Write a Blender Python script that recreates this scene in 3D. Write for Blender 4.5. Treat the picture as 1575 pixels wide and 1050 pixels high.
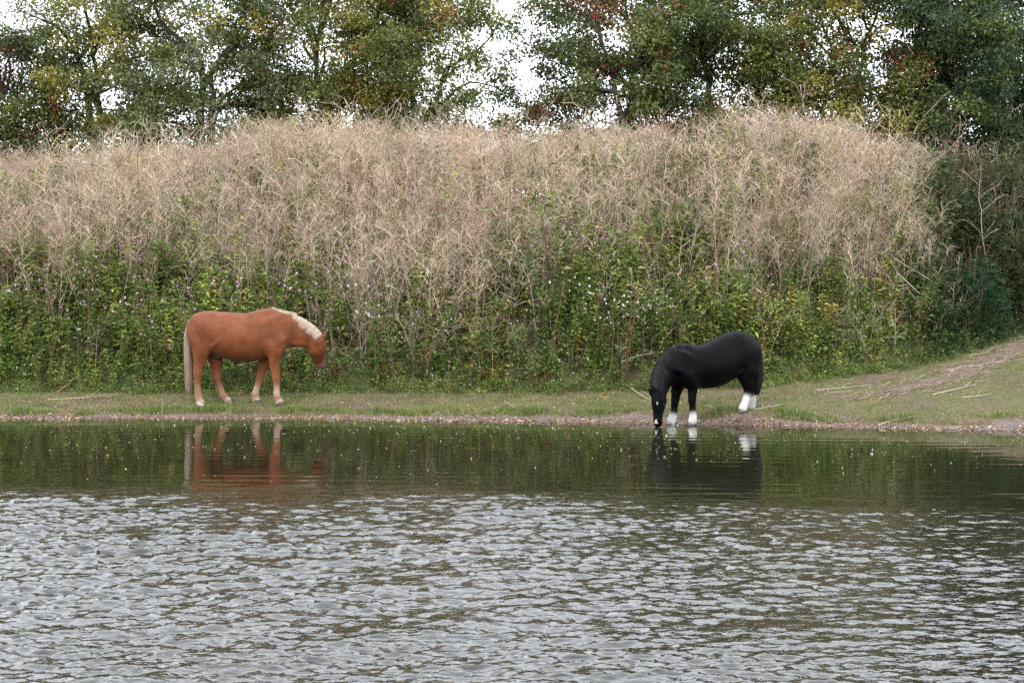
import bpy, math
import numpy as np
from mathutils import Vector

# ------------------------------------------------------------------ camera, sky, sun, exposure
for o in list(bpy.data.objects):
    bpy.data.objects.remove(o)
SC = bpy.context.scene
COL = SC.collection
F_PX, W_PX, H_PX = 2744.0, 1575.0, 1050.0
CAM_H, HORIZON = 2.2, 429.0
TILT = math.atan((H_PX / 2 - HORIZON) / F_PX)

cam_data = bpy.data.cameras.new('camera')
cam_data.sensor_width = 36.0
cam_data.lens = F_PX / W_PX * 36.0
cam_data.clip_start = 0.1
cam_data.clip_end = 3000.0
cam = bpy.data.objects.new('camera', cam_data)
COL.objects.link(cam)
cam.location = (0, 0, CAM_H)
cam.rotation_euler = (math.pi / 2 - TILT, 0, 0)
SC.camera = cam

SUN_EL, SUN_AZ = math.radians(44), math.radians(205)      # azimuth clockwise from +Y: behind the camera, a little to the side
world = bpy.data.worlds.new('World')
SC.world = world
world.use_nodes = True
wn, wl = world.node_tree.nodes, world.node_tree.links
wn.clear()
w_out = wn.new('ShaderNodeOutputWorld')
w_bg = wn.new('ShaderNodeBackground')
w_sky = wn.new('ShaderNodeTexSky')
w_sky.sky_type = 'NISHITA'
w_sky.sun_disc = False
w_sky.sun_elevation = SUN_EL
w_sky.sun_rotation = SUN_AZ
w_sky.dust_density = 4.0
w_sky.air_density = 1.0
w_hs = wn.new('ShaderNodeHueSaturation')
w_hs.inputs['Saturation'].default_value = 0.35
w_mix = wn.new('ShaderNodeMix')
w_mix.data_type = 'RGBA'
w_mix.inputs['Factor'].default_value = 0.88               # even overcast layer
w_mix.inputs['B'].default_value = (11.8, 12.4, 13.6, 1)
wl.new(w_sky.outputs['Color'], w_hs.inputs['Color'])
wl.new(w_hs.outputs['Color'], w_mix.inputs['A'])
wl.new(w_mix.outputs['Result'], w_bg.inputs['Color'])
w_bg.inputs['Strength'].default_value = 0.11
wl.new(w_bg.outputs['Background'], w_out.inputs['Surface'])

sun_data = bpy.data.lights.new('sun', 'SUN')
sun_data.energy = 0.6
sun_data.angle = math.radians(25)
sun_data.color = (1.0, 0.96, 0.9)
sun = bpy.data.objects.new('sun', sun_data)
COL.objects.link(sun)
_d = Vector((math.sin(SUN_AZ) * math.cos(SUN_EL), math.cos(SUN_AZ) * math.cos(SUN_EL), math.sin(SUN_EL)))
sun.rotation_euler = _d.to_track_quat('Z', 'Y').to_euler()
sun.location = (0, -20, 40)

SC.view_settings.view_transform = 'Standard'
SC.view_settings.look = 'None'
SC.view_settings.exposure = 1.4
SC.view_settings.gamma = 1.0
SC.view_settings.use_curve_mapping = False
SC.render.engine = 'CYCLES'
SC.cycles.use_denoising = False
SC.cycles.max_bounces = 6
SC.cycles.diffuse_bounces = 4
SC.cycles.glossy_bounces = 3
SC.cycles.transmission_bounces = 4
SC.cycles.transparent_max_bounces = 4
SC.cycles.caustics_reflective = False
SC.cycles.caustics_refractive = False

# ------------------------------------------------------------------ helpers
R = np.random.default_rng(7)
f32 = np.float32


def unit(v):
    return v / np.maximum(np.linalg.norm(v, axis=-1, keepdims=True), 1e-9)


_NT = np.random.default_rng(99).random((256, 256))


def noise2(x, y, scale=1.0, octaves=3, seed=0):
    """value noise, about -1..1"""
    x = np.asarray(x, float) / scale + 37.7 * seed
    y = np.asarray(y, float) / scale + 91.3 * seed
    out, amp, tot = 0.0, 1.0, 0.0
    for _ in range(octaves):
        ix, iy = np.floor(x).astype(int), np.floor(y).astype(int)
        fx, fy = x - ix, y - iy
        fx, fy = fx * fx * (3 - 2 * fx), fy * fy * (3 - 2 * fy)
        g = lambda a, b: _NT[(ix + a) % 256, (iy + b) % 256]
        v = (g(0, 0) * (1 - fx) + g(1, 0) * fx) * (1 - fy) + (g(0, 1) * (1 - fx) + g(1, 1) * fx) * fy
        out = out + amp * (v * 2 - 1)
        tot += amp
        amp *= 0.5
        x, y = x * 2.03 + 11.1, y * 2.03 + 5.3
    return out / tot


def smooth(a, b, x):
    t = np.clip((np.asarray(x, float) - a) / (b - a), 0, 1)
    return t * t * (3 - 2 * t)


class Geo:
    """collects quads with a colour per vertex and links them as one mesh object"""

    def __init__(self):
        self.V, self.F, self.C, self.n = [], [], [], 0

    def add(self, V, F, C):
        V = np.asarray(V, f32).reshape(-1, 3)
        F = np.asarray(F, np.int64).reshape(-1, 4)
        C = np.broadcast_to(np.asarray(C, f32), (len(V), 3)) if np.ndim(C) == 1 else np.asarray(C, f32).reshape(-1, 3)
        self.V.append(V)
        self.F.append(F + self.n)
        self.C.append(C)
        self.n += len(V)
        return self

    def arrays(self):
        return np.concatenate(self.V), np.concatenate(self.F), np.concatenate(self.C)

    def mesh(self, name, mat, shade_smooth=True):
        V, F, C = self.arrays()
        return make_mesh(name, V, F, C, mat, shade_smooth)

    def build(self, name, mat, parent=None, shade_smooth=True):
        return link(name, self.mesh(name, mat, shade_smooth), parent)


ALBEDO = 0.76      # all surface colours below are scaled to real-world reflectances


def make_mesh(name, V, F, C, mat, shade_smooth=True):
    V, F, C = np.asarray(V, f32), np.asarray(F), np.asarray(C, f32) * ALBEDO
    me = bpy.data.meshes.new(name)
    k = F.shape[1]
    me.vertices.add(len(V))
    me.vertices.foreach_set('co', V.ravel())
    me.loops.add(F.size)
    me.loops.foreach_set('vertex_index', F.ravel().astype(np.int32))
    me.polygons.add(len(F))
    me.polygons.foreach_set('loop_start', np.arange(0, F.size, k, dtype=np.int32))
    me.polygons.foreach_set('use_smooth', np.full(len(F), shade_smooth, bool))
    me.update(calc_edges=True)
    a = me.color_attributes.new('Col', 'FLOAT_COLOR', 'POINT')
    a.data.foreach_set('color', np.concatenate([C, np.ones((len(C), 1), f32)], 1).ravel())
    me.materials.append(mat)
    return me


def link(name, me, parent=None):
    o = bpy.data.objects.new(name, me)
    COL.objects.link(o)
    if parent is not None:
        o.parent = parent
    return o


def tag(o, label=None, category=None, group=None, kind=None):
    for k, v in (('label', label), ('category', category), ('group', group), ('kind', kind)):
        if v:
            o[k] = v
    return o


def empty(name, loc, rz=0.0):
    o = bpy.data.objects.new(name, None)
    o.empty_display_size = 0.1
    COL.objects.link(o)
    o.location = loc
    o.rotation_euler = (0, 0, rz)
    return o


def ribbons(P, W, side):
    """P (N,S,3) polylines, W (N,S) widths, side (N,3) -> quads"""
    P, side = np.asarray(P, float), unit(np.asarray(side, float))
    N, S = P.shape[:2]
    W = np.broadcast_to(W, (N, S))
    off = side[:, None, :] * W[..., None] * 0.5
    V = np.stack([P - off, P + off], 2).reshape(-1, 3)
    i = np.arange(N)[:, None] * S * 2 + np.arange(S - 1)[None] * 2
    F = np.stack([i, i + 1, i + 3, i + 2], -1).reshape(-1, 4)
    return V, F


def leaves(B, D, Nn, L, Wd, fold=0.15, droop=0.1, wide=0.45):
    """folded diamond leaves: base B, direction D, normal Nn"""
    D = unit(D)
    S = unit(np.cross(D, Nn))
    U = np.cross(S, D)
    L, Wd = np.broadcast_to(L, len(B))[:, None], np.broadcast_to(Wd, len(B))[:, None]
    tip = B + D * L - np.array([0, 0, 1.0]) * L * droop
    m = B + D * L * wide + U * Wd * fold
    V = np.stack([B, m + S * Wd * 0.5, tip, m - S * Wd * 0.5], 1).reshape(-1, 3)
    F = np.arange(len(B) * 4).reshape(-1, 4)
    return V, F


def rep(C, k):
    return np.repeat(np.asarray(C, f32), k, axis=0)


def rand_dir(n, r=R):
    return unit(r.normal(size=(n, 3)))


def tube(P, rad, sides=6):
    P = np.asarray(P, float)
    S = len(P)
    rad = np.broadcast_to(rad, S)
    T = unit(np.gradient(P, axis=0))
    a = np.array([0, 1.0, 0.05])
    A = unit(np.cross(T, a))
    B = np.cross(T, A)
    th = np.arange(sides) * 2 * math.pi / sides
    V = P[:, None] + rad[:, None, None] * (A[:, None] * np.cos(th)[None, :, None] + B[:, None] * np.sin(th)[None, :, None])
    i = np.arange(S - 1)[:, None] * sides
    j = np.arange(sides)
    j2 = (j + 1) % sides
    F = np.stack([i + j, i + j2, i + sides + j2, i + sides + j], -1).reshape(-1, 4)
    return V.reshape(-1, 3), F


def scatter(geo, templates, pos, rz, scale, tint, pick, lean=None):
    """copies of leaf/stalk templates merged into one mesh"""
    for t, (V, F, C) in enumerate(templates):
        k = np.where(pick == t)[0]
        if not len(k):
            continue
        c, s = np.cos(rz[k])[:, None], np.sin(rz[k])[:, None]
        x, y, z = V[None, :, 0], V[None, :, 1], V[None, :, 2]
        sc = scale[k]
        X = np.stack([(x * c - y * s) * sc[:, None], (x * s + y * c) * sc[:, None], z * sc[:, None]], -1)
        if lean is not None:
            X[..., :2] += lean[k][:, None, :] * (np.abs(X[..., 2:3]) ** 1.5)
        X += pos[k][:, None, :]
        FF = F[None] + (np.arange(len(k)) * len(V))[:, None, None]
        CC = C[None] * tint[k][:, None, :]
        geo.add(X.reshape(-1, 3), FF.reshape(-1, 4), CC.reshape(-1, 3))
    return geo


# ------------------------------------------------------------------ materials
def new_mat(name):
    m = bpy.data.materials.new(name)
    m.use_nodes = True
    nt = m.node_tree
    nt.nodes.clear()
    out = nt.nodes.new('ShaderNodeOutputMaterial')
    p = nt.nodes.new('ShaderNodeBsdfPrincipled')
    nt.links.new(p.outputs['BSDF'], out.inputs['Surface'])
    return m, nt, p, out


def noise_node(nt, scale, detail=3.0, vec=None, rough=0.55):
    n = nt.nodes.new('ShaderNodeTexNoise')
    n.inputs['Scale'].default_value = scale
    n.inputs['Detail'].default_value = detail
    n.inputs['Roughness'].default_value = rough
    if vec is None:
        tc = nt.nodes.new('ShaderNodeTexCoord')
        vec = tc.outputs['Object']
    nt.links.new(vec, n.inputs['Vector'])
    return n


def vary(nt, color_socket, scale, lo, hi, detail=3.0):
    """colour times a noise between lo and hi"""
    n = noise_node(nt, scale, detail)
    mr = nt.nodes.new('ShaderNodeMapRange')
    mr.inputs['From Min'].default_value = 0.3
    mr.inputs['From Max'].default_value = 0.7
    mr.inputs['To Min'].default_value = lo
    mr.inputs['To Max'].default_value = hi
    nt.links.new(n.outputs['Fac'], mr.inputs['Value'])
    vm = nt.nodes.new('ShaderNodeVectorMath')
    vm.operation = 'SCALE'
    nt.links.new(color_socket, vm.inputs[0])
    nt.links.new(mr.outputs['Result'], vm.inputs['Scale'])
    return vm.outputs['Vector']


def col_mat(name, rough=0.7, spec=0.25, translucent=0.0, var=(20.0, 0.85, 1.15), bump=None, sheen=0.0):
    m, nt, p, out = new_mat(name)
    at = nt.nodes.new('ShaderNodeAttribute')
    at.attribute_name = 'Col'
    c = vary(nt, at.outputs['Color'], *var) if var else at.outputs['Color']
    nt.links.new(c, p.inputs['Base Color'])
    p.inputs['Roughness'].default_value = rough
    p.inputs['Specular IOR Level'].default_value = spec
    if sheen:
        p.inputs['Sheen Weight'].default_value = sheen
    if bump:
        n = noise_node(nt, bump[0], 4.0)
        b = nt.nodes.new('ShaderNodeBump')
        b.inputs['Strength'].default_value = bump[1]
        b.inputs['Distance'].default_value = bump[2]
        nt.links.new(n.outputs['Fac'], b.inputs['Height'])
        nt.links.new(b.outputs['Normal'], p.inputs['Normal'])
    if translucent:
        tr = nt.nodes.new('ShaderNodeBsdfTranslucent')
        mx = nt.nodes.new('ShaderNodeMixShader')
        mx.inputs[0].default_value = translucent
        nt.links.new(c, tr.inputs['Color'])
        nt.links.new(p.outputs['BSDF'], mx.inputs[1])
        nt.links.new(tr.outputs['BSDF'], mx.inputs[2])
        nt.links.new(mx.outputs[0], out.inputs['Surface'])
    return m


M_LEAF = col_mat('leaf', 0.5, 0.3, 0.38, (6.0, 0.8, 1.2))
M_STRAW = col_mat('dry_stalk', 0.75, 0.2, 0.3, (9.0, 0.8, 1.15))
M_GRASS = col_mat('grass_blade', 0.6, 0.25, 0.25, (3.0, 0.75, 1.2))
M_PETAL = col_mat('petal', 0.5, 0.2, 0.3, None)
M_BARK = col_mat('bark', 0.85, 0.2, 0.0, (14.0, 0.6, 1.3), bump=(40.0, 0.6, 0.02))
M_TWIG = col_mat('dry_wood', 0.8, 0.2, 0.0, (30.0, 0.75, 1.2))
M_STONE = col_mat('wet_pebble', 0.45, 0.4, 0.0, (30.0, 0.7, 1.25))
M_LITTER = col_mat('fallen_leaf', 0.6, 0.3, 0.1, (15.0, 0.75, 1.2))
M_BERRY = col_mat('berry', 0.35, 0.4, 0.0, (10.0, 0.8, 1.2))


# ------------------------------------------------------------------ photo pixel -> direction
CT, ST = math.cos(TILT), math.sin(TILT)


def ray(px, py):
    """X/Y and (Z - camera height)/Y of the sight line through a photo pixel"""
    u, v = (np.asarray(px, float) - W_PX / 2) / F_PX, (H_PX / 2 - np.asarray(py, float)) / F_PX
    d = CT + v * ST
    return u / d, (-ST + v * CT) / d


def project(X, Y, Z):
    yc, zc = Y, Z - CAM_H
    dep = yc * CT - zc * ST
    up = yc * ST + zc * CT
    return W_PX / 2 + F_PX * X / dep, H_PX / 2 - F_PX * up / dep


# ------------------------------------------------------------------ terrain
def water_line(x):
    x = np.asarray(x, float)
    return np.interp(x, [-40, -20, -8, -3, -0.9, 2.6, 7.4, 12, 20, 40], [29, 28.4, 28.0, 27.95, 27.6, 26.95, 25.8, 24.8, 24.2, 24]) \
        + 0.13 * noise2(x, 0 * x, 1.1, 3, 5)


def foot_s(x):
    return np.interp(x, [-40, -3, 0, 4, 7, 9.5, 12, 20, 40], [2.6, 2.6, 2.85, 3.2, 5.5, 8.0, 9.6, 11, 11]) + 0.15 * noise2(x, 0 * x, 1.7, 2, 8)


def foot_z(x):
    return np.interp(x, [-40, -3, 0, 4, 7, 9.5, 12, 20], [0.3, 0.3, 0.32, 0.4, 0.7, 1.15, 1.5, 2.0])


STAMPS = []      # (x, y, dz): the turf takes the tread of the hooves


def terrain(x, y):
    x, y = np.broadcast_arrays(np.asarray(x, float), np.asarray(y, float))
    s = y - water_line(x)
    lip = np.interp(x, [-2, 2.5], [0.09, 0.15])
    under = np.interp(s, [-60, -12, -3, -1, 0], [-2.5, -2.0, -0.5, -0.14, 0])
    beach = lip * smooth(0.0, 0.62, s) * 0.6 + lip * 0.4 * smooth(0.45, 0.75, s + 0.12 * noise2(x, y, 0.5, 2, 3))
    sf, zf = foot_s(x), foot_z(x)
    t = np.clip((s - 0.7) / (sf - 0.7), 0, 1)
    strip = (zf - lip) * t ** 1.3
    b = np.clip((s - sf) / 5.0, 0, 1)
    top = 3.9 + np.interp(x, (np.array([0, 150, 300, 420, 600, 750, 810, 930, 1050, 1150, 1250, 1350, 1450, 1575]) - 787.5) / F_PX * 36,
                          [-.45, -.38, -.25, .05, .05, -.02, -.22, .2, .2, .3, .18, -.02, -.12, .05])
    bank = (top - zf) * (1 - (1 - b) ** 1.5)
    back = np.clip(s - sf - 5.0, 0, None) * 0.03
    z = np.where(s < 0, under, beach + strip + bank + np.minimum(back, 1.2))
    land = smooth(0.1, 0.8, s)
    z = z + land * (0.018 * noise2(x, y, 0.45, 3, 1) + 0.03 * noise2(x, y, 1.6, 2, 2)) + smooth(sf + 0.3, sf + 2, s) * 0.22 * noise2(x, y, 1.4, 3, 4)
    for hx, hy, dz in STAMPS:
        z = z + dz * np.exp(-((x - hx) ** 2 + (y - hy) ** 2) / (2 * 0.22 ** 2))
    return z


def ground_hit(px, py, y0=24.0, y1=45.0):
    a, b = ray(px, py)
    Y = np.linspace(y0, y1, 1500)
    d = CAM_H + b * Y - terrain(a * Y, Y)
    i = np.argmax(d < 0)
    return np.array([a * Y[i], Y[i], float(terrain(a * Y[i], Y[i]))])


# ------------------------------------------------------------------ horses: outlines (photo crop pixels + distance off the body's middle plane)
class Frame:
    """crop pixel + lateral offset -> the animal's own coordinates (x forward, y its left, z up, metres)"""

    def __init__(self, cx, cy, zoom, ox, oy, yaw, px_m):
        self.cx, self.cy, self.zoom, self.ox, self.oy, self.yaw, self.px_m = cx, cy, zoom, ox, oy, yaw, px_m

    def __call__(self, zx, zy, ly=0.0):
        a, b = ray(self.cx + zx / self.zoom, self.cy + zy / self.zoom)
        c, s = math.cos(self.yaw), math.sin(self.yaw)
        lx = (a * self.oy - self.ox + ly * (a * c + s)) / (c - a * s)
        Y = self.oy + s * lx + c * ly
        return np.array([lx, ly, CAM_H + b * Y])

    def world(self, p):
        c, s = math.cos(self.yaw), math.sin(self.yaw)
        return np.array([self.ox + c * p[0] - s * p[1], self.oy + s * p[0] + c * p[1], p[2]])


FB = Frame(260, 450, 5.25, -4.64, 29.45, 0.0, 488.0)                       # chestnut
FK = Frame(960, 490, 5.53, 3.11, 27.15, math.radians(207), 559.0)          # black pony

CH1, CH2, CH3, CH4 = (.176, .054, .0185), (.20, .072, .029), (.27, .145, .085), (.40, .29, .22)
BK, WH = (.0022, .0021, .0032), (.58, .55, .50)
GREYSKIN = (.10, .095, .095)
MUZ = (.16, .13, .12)
LEG_L = (0.055, .045)


def LY(z):
    return z


def leg(points, ly, cols):
    return [(x, y, ly + (q[3] if len(q) > 3 else 0), r, l, c) for (x, y, r, l, *q), c in zip(points, cols)]


# every chain: (crop x, crop y, lateral m, in-plane radius in crop px, lateral radius m, colour)
BROWN = {
    'barrel': [(270, 292, 0, 128, .235, CH1), (340, 298, 0, 144, .27, CH1), (430, 330, 0, 177, .31, CH1), (540, 357, 0, 191, .33, CH1), (650, 361, 0, 193, .32, CH1),
               (740, 338, 0, 195, .275, CH1), (815, 326, 0, 192, .21, CH1)],
    'rump': [(330, 285, 0, 130, .25, CH1), (260, 275, 0, 108, .235, CH1), (225, 290, 0, 88, .20, CH1)],
    'chest': [(835, 345, 0, 165, .225, CH1), (885, 395, 0, 95, .17, CH1)],
    'shoulder_near': [(795, 240, -.15, 92, .085, CH1), (880, 400, -.175, 78, .085, CH1)],
    'shoulder_far': [(795, 240, .15, 92, .085, CH1), (880, 400, .175, 78, .085, CH1)],
    'neck': [(800, 265, 0, 130, .15, CH1), (905, 292, 0, 128, .135, CH1), (1000, 300, 0, 118, .115, CH1), (1080, 322, 0, 98, .10, CH1), (1145, 350, 0, 80, .09, CH1), (1195, 388, .01, 60, .085, CH1)],
    'thigh_near': [(250, 310, -.12, 104, .13, CH1), (262, 400, -.14, 92, .115, CH1), (258, 480, -.145, 70, .09, CH1), (252, 545, -.145, 52, .065, CH1)],
    'stifle_near': [(290, 330, -.13, 80, .11, CH1), (318, 410, -.15, 52, .08, CH1)],
    'thigh_far': [(270, 320, .12, 100, .13, CH1), (325, 430, .14, 85, .11, CH1), (372, 530, .145, 58, .075, CH1), (386, 590, .145, 46, .06, CH1)],
    'hind_near': leg([(252, 545, 52, .065), (236, 610, 38, .05), (231, 648, 36, .046), (230, 695, 28, .036), (231, 780, 25, .032), (239, 838, 31, .042), (249, 872, 27, .037), (253, 890, 33, .046)],
                     -.145, [CH1, CH2, CH2, CH2, CH3, CH3, CH4, CH4]),
    'hind_far': leg([(386, 590, 46, .06), (378, 640, 38, .05), (381, 668, 36, .046), (398, 725, 28, .036), (424, 795, 25, .032), (440, 836, 31, .042), (464, 862, 27, .037), (478, 873, 31, .046)],
                    .145, [CH1, CH2, CH2, CH2, CH3, CH3, CH4, CH4]),
    'fore_near': leg([(862, 430, 80, .085), (852, 530, 50, .07), (856, 610, 38, .056), (863, 672, 33, .05), (865, 702, 31, .047), (868, 745, 25, .034), (870, 800, 24, .032), (872, 845, 30, .042), (886, 872, 27, .037), (895, 886, 32, .046)],
                     -.16, [CH1, CH1, CH1, CH2, CH2, CH3, CH4, CH3, CH4, CH4]),
    'fore_far': leg([(815, 440, 72, .085), (770, 555, 45, .07), (752, 622, 38, .055), (740, 672, 34, .05), (733, 700, 31, .046), (718, 745, 25, .034), (702, 795, 25, .032), (694, 832, 31, .042), (703, 858, 27, .037), (708, 870, 32, .046)],
                    .15, [CH1, CH1, CH1, CH2, CH2, CH3, CH4, CH3, CH4, CH4]),
    'triceps_near': [(800, 400, -.185, 66, .075, CH1), (850, 455, -.185, 52, .07, CH1), (862, 500, -.175, 38, .055, CH1)],
    'fold_near': [(322, 455, -.13, 16, .04, CH2), (372, 415, -.235, 15, .04, CH2), (430, 370, -.285, 12, .03, CH1)],
    'windpipe': [(965, 392, -.01, 36, .06, CH1), (1060, 404, -.01, 30, .055, CH1), (1150, 415, 0, 28, .05, CH1)],
    'sheath': [(352, 470, -.02, 36, .06, GREYSKIN), (398, 515, -.02, 24, .045, (.05, .047, .05))],
}
BROWN_HEAD = [(1205, 395, .02, .130, .095, CH1), (1200, 452, .07, .165, .115, CH1), (1206, 505, .145, .128, .098, CH1), (1213, 540, .21, .108, .088, CH1), (1221, 568, .25, .100, .084, (.20, .12, .09)), (1223, 582, .26, .080, .07, MUZ)]
BROWN_EARS = [((1234, 392), (1248, 352), (1281, 306), -.02), ((1212, 380), (1222, 345), (1240, 318), .085)]
BROWN_HOOVES = [(255, 907, -.145), (488, 890, .145), (905, 905, -.16), (715, 886, .15)]

BLACK = {
    'barrel': [(540, 405, 0, 165, .235, BK), (620, 408, 0, 178, .275, BK), (710, 400, 0, 190, .31, BK), (800, 368, 0, 197, .315, BK), (885, 318, 0, 192, .29, BK), (960, 290, 0, 180, .265, BK), (1020, 305, 0, 160, .235, BK)],
    'rump': [(955, 265, 0, 155, .255, BK), (1020, 288, 0, 145, .235, BK), (1062, 325, 0, 118, .19, BK)],
    'chest': [(550, 440, 0, 150, .225, BK), (480, 460, 0, 125, .19, BK)],
    'shoulder_near': [(560, 340, .15, 105, .08, BK), (510, 460, .17, 85, .085, BK)],
    'shoulder_far': [(520, 340, -.15, 105, .08, BK), (450, 470, -.17, 80, .085, BK)],
    'neck': [(545, 355, 0, 140, .155, BK), (455, 385, .0, 138, .14, BK), (380, 440, .01, 120, .12, BK), (325, 520, .03, 95, .105, BK), (300, 600, .06, 74, .095, BK)],
    'thigh_near': [(1048, 340, .11, 115, .13, BK), (1045, 430, .135, 100, .12, BK), (1035, 500, .14, 72, .09, BK), (1050, 555, .14, 52, .065, BK)],
    'thigh_far': [(1030, 340, -.11, 105, .13, BK), (1070, 460, -.135, 85, .11, BK), (1090, 550, -.14, 52, .07, BK)],
    'hind_near': leg([(1050, 555, 52, .065), (1055, 598, 41, .052), (1050, 630, 35, .046), (1041, 665, 30, .04), (1032, 700, 33, .045), (1020, 738, 37, .050), (1007, 765, 39, .055)],
                     .14, [BK, BK, BK, WH, WH, WH, WH]),
    'hind_far': leg([(1090, 550, 52, .07), (1098, 600, 40, .052), (1096, 630, 34, .046), (1092, 665, 30, .04), (1090, 700, 34, .045), (1085, 735, 37, .050), (1078, 755, 39, .054)],
                    -.14, [BK, BK, BK, WH, WH, WH, WH]),
    'fore_near': leg([(575, 470, 85, .09), (583, 565, 52, .07), (580, 635, 38, .056), (578, 690, 34, .05), (580, 735, 28, .04), (583, 780, 28, .042), (585, 815, 30, .045), (585, 848, 34, .052), (580, 876, 38, .057)],
                     .15, [BK, BK, BK, BK, BK, BK, WH, WH, WH]),
    'fore_far': leg([(470, 510, 78, .085), (447, 605, 50, .07), (438, 665, 38, .055), (431, 716, 33, .05), (427, 765, 28, .04), (423, 795, 29, .042), (418, 820, 32, .045), (408, 850, 38, .052), (399, 876, 41, .057)],
                    -.14, [BK, BK, BK, BK, BK, BK, WH, WH, WH]),
    'triceps_near': [(530, 470, .19, 62, .07, BK), (570, 530, .18, 50, .065, BK), (582, 575, .165, 40, .055, BK)],
    'hip_near': [(985, 210, .14, 52, .10, BK), (1010, 300, .20, 62, .085, BK), (1000, 380, .205, 55, .08, BK)],
    'fold_near': [(1000, 440, .20, 22, .05, BK), (955, 470, .20, 18, .045, BK), (930, 480, .14, 16, .04, BK)],
    'sheath': [(930, 450, 0, 40, .07, BK), (945, 485, 0, 22, .05, BK)],
}
BLACK_HEAD = [(297, 625, .07, .105, .088, BK), (296, 690, .085, .118, .108, BK), (293, 745, .095, .108, .092, BK), (289, 805, .105, .082, .068, BK), (287, 862, .115, .068, .066, BK), (287, 893, .118, .055, .058, BK)]
BLACK_EARS = [((338, 655), (352, 625), (360, 592), .14), ((242, 660), (226, 628), (203, 588), .0)]
BLACK_HOOVES = [(1000, 786, .14), (1072, 771, -.14), (579, 896, .15), (396, 896, -.14)]

for fr, hooves in ((FB, BROWN_HOOVES), (FK, BLACK_HOOVES)):
    for zx, zy, ly in hooves:
        w = fr.world(fr(zx, zy + 6, ly))
        t = float(terrain(w[0], w[1]))
        STAMPS.append((w[0], w[1], max(-0.12, min(0.14, (w[2] - t) * 0.9))))


# ------------------------------------------------------------------ ground, shore, path, water
def axis(dense0, dense1, step, far0, far1, grow=1.35):
    a = list(np.arange(dense0, dense1 + 1e-6, step))
    s, v = step, a[-1]
    while v < far1:
        s *= grow
        v = min(v + s, far1)
        a.append(v)
    s, v = step, a[0]
    while v > far0:
        s *= grow
        v = max(v - s, far0)
        a.insert(0, v)
    return np.array(a)


def grid_faces(nx, ny):
    i, j = np.meshgrid(np.arange(nx - 1), np.arange(ny - 1), indexing='ij')
    a = i * ny + j
    return np.stack([a, a + ny, a + ny + 1, a + 1], -1).reshape(-1, 4)


SOIL, MUD, TURF, DUFF = np.array([.13, .092, .062]), np.array([.15, .105, .075]), np.array([.115, .11, .045]), np.array([.060, .056, .030])
gx, gy = axis(-12, 14, .09, -900, 900), axis(24, 38, .09, -900, 1200)
X, Y = np.meshgrid(gx, gy, indexing='ij')
Z = terrain(X, Y)
s = Y - water_line(X)
k_shore = 1 - smooth(.45, .8, s + .25 * noise2(X, Y, .6, 3, 21))
k_bank = smooth(-.3, .5, s - foot_s(X))
patch = (smooth(-.10, .3, noise2(X, Y, .6, 3, 22)) * (1 - .75 * smooth(7, 9, X)))[..., None]
c = TURF * (1 - patch) + SOIL * patch
c = c * (1 - k_shore[..., None]) + MUD * k_shore[..., None]
k_up = smooth(1.2, 2.8, s - foot_s(X) + .5 * noise2(X, Y, .8, 2, 23))[..., None] * (1 - smooth(6.5, 8, X))[..., None]
duff = DUFF * (1 - k_up) + np.array([.24, .18, .12]) * k_up
c = c * (1 - k_bank[..., None]) + duff * k_bank[..., None]
M_GROUND = col_mat('soil_and_turf', .9, .15, 0.0, (12.0, .7, 1.25), bump=(25.0, .7, .03))
V = np.stack([X, Y, Z], -1).reshape(-1, 3)
o = link('ground', make_mesh('ground', V, grid_faces(len(gx), len(gy)), c.reshape(-1, 3), M_GROUND))
tag(o, 'brown soil and thin turf of the lake shore and bank', 'ground', kind='structure')

# stony strand along the water
t = np.arange(-20, 22, .06)
q = np.linspace(-.35, .5, 9)
X, Q = np.meshgrid(t, q, indexing='ij')
edge = .36 + .34 * noise2(X, 0 * X, .9, 3, 31)
edge = np.maximum(edge, .12)
Y = water_line(X) + np.where(Q > 0, Q * edge * 2, Q)
M_SHORE = col_mat('wet_mud', .55, .35, 0.0, (18.0, .65, 1.3), bump=(60.0, .8, .02))
V = np.stack([X, Y, terrain(X, Y) + .006], -1).reshape(-1, 3)
wet = smooth(-.1, .35, Q)[..., None]
c = np.array([.085, .056, .040]) * (1 - wet) + np.array([.135, .095, .072]) * wet
o = link('shore', make_mesh('shore', V, grid_faces(len(t), len(q)), c.reshape(-1, 3), M_SHORE))
tag(o, 'strip of bare brown mud along the water', 'shore', kind='structure')

# worn path climbing the bank
PATH_PX = [(1318, 612), (1370, 603), (1430, 590), (1480, 574), (1530, 553), (1580, 530), (1640, 508)]
PATH = np.array([ground_hit(*p) for p in PATH_PX])
PATH = np.concatenate([PATH, PATH[-1:] + (PATH[-1:] - PATH[-2:-1]) * 1.5])
PK = np.linspace(0, 1, len(PATH))
PW = np.array([.05, .16, .24, .26, .28, .30, .36, .36])


def path_dist(x, y):
    """distance from the path's middle, less its half width"""
    d = np.full(np.shape(x), 9.0)
    for (a, wa), (b, wb) in zip(zip(PATH, PW), zip(PATH[1:], PW[1:])):
        ab = (b - a)[:2]
        tt = np.clip(((x - a[0]) * ab[0] + (y - a[1]) * ab[1]) / (ab @ ab), 0, 1)
        d = np.minimum(d, np.hypot(x - a[0] - tt * ab[0], y - a[1] - tt * ab[1]) - (wa + (wb - wa) * tt))
    return d


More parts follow.
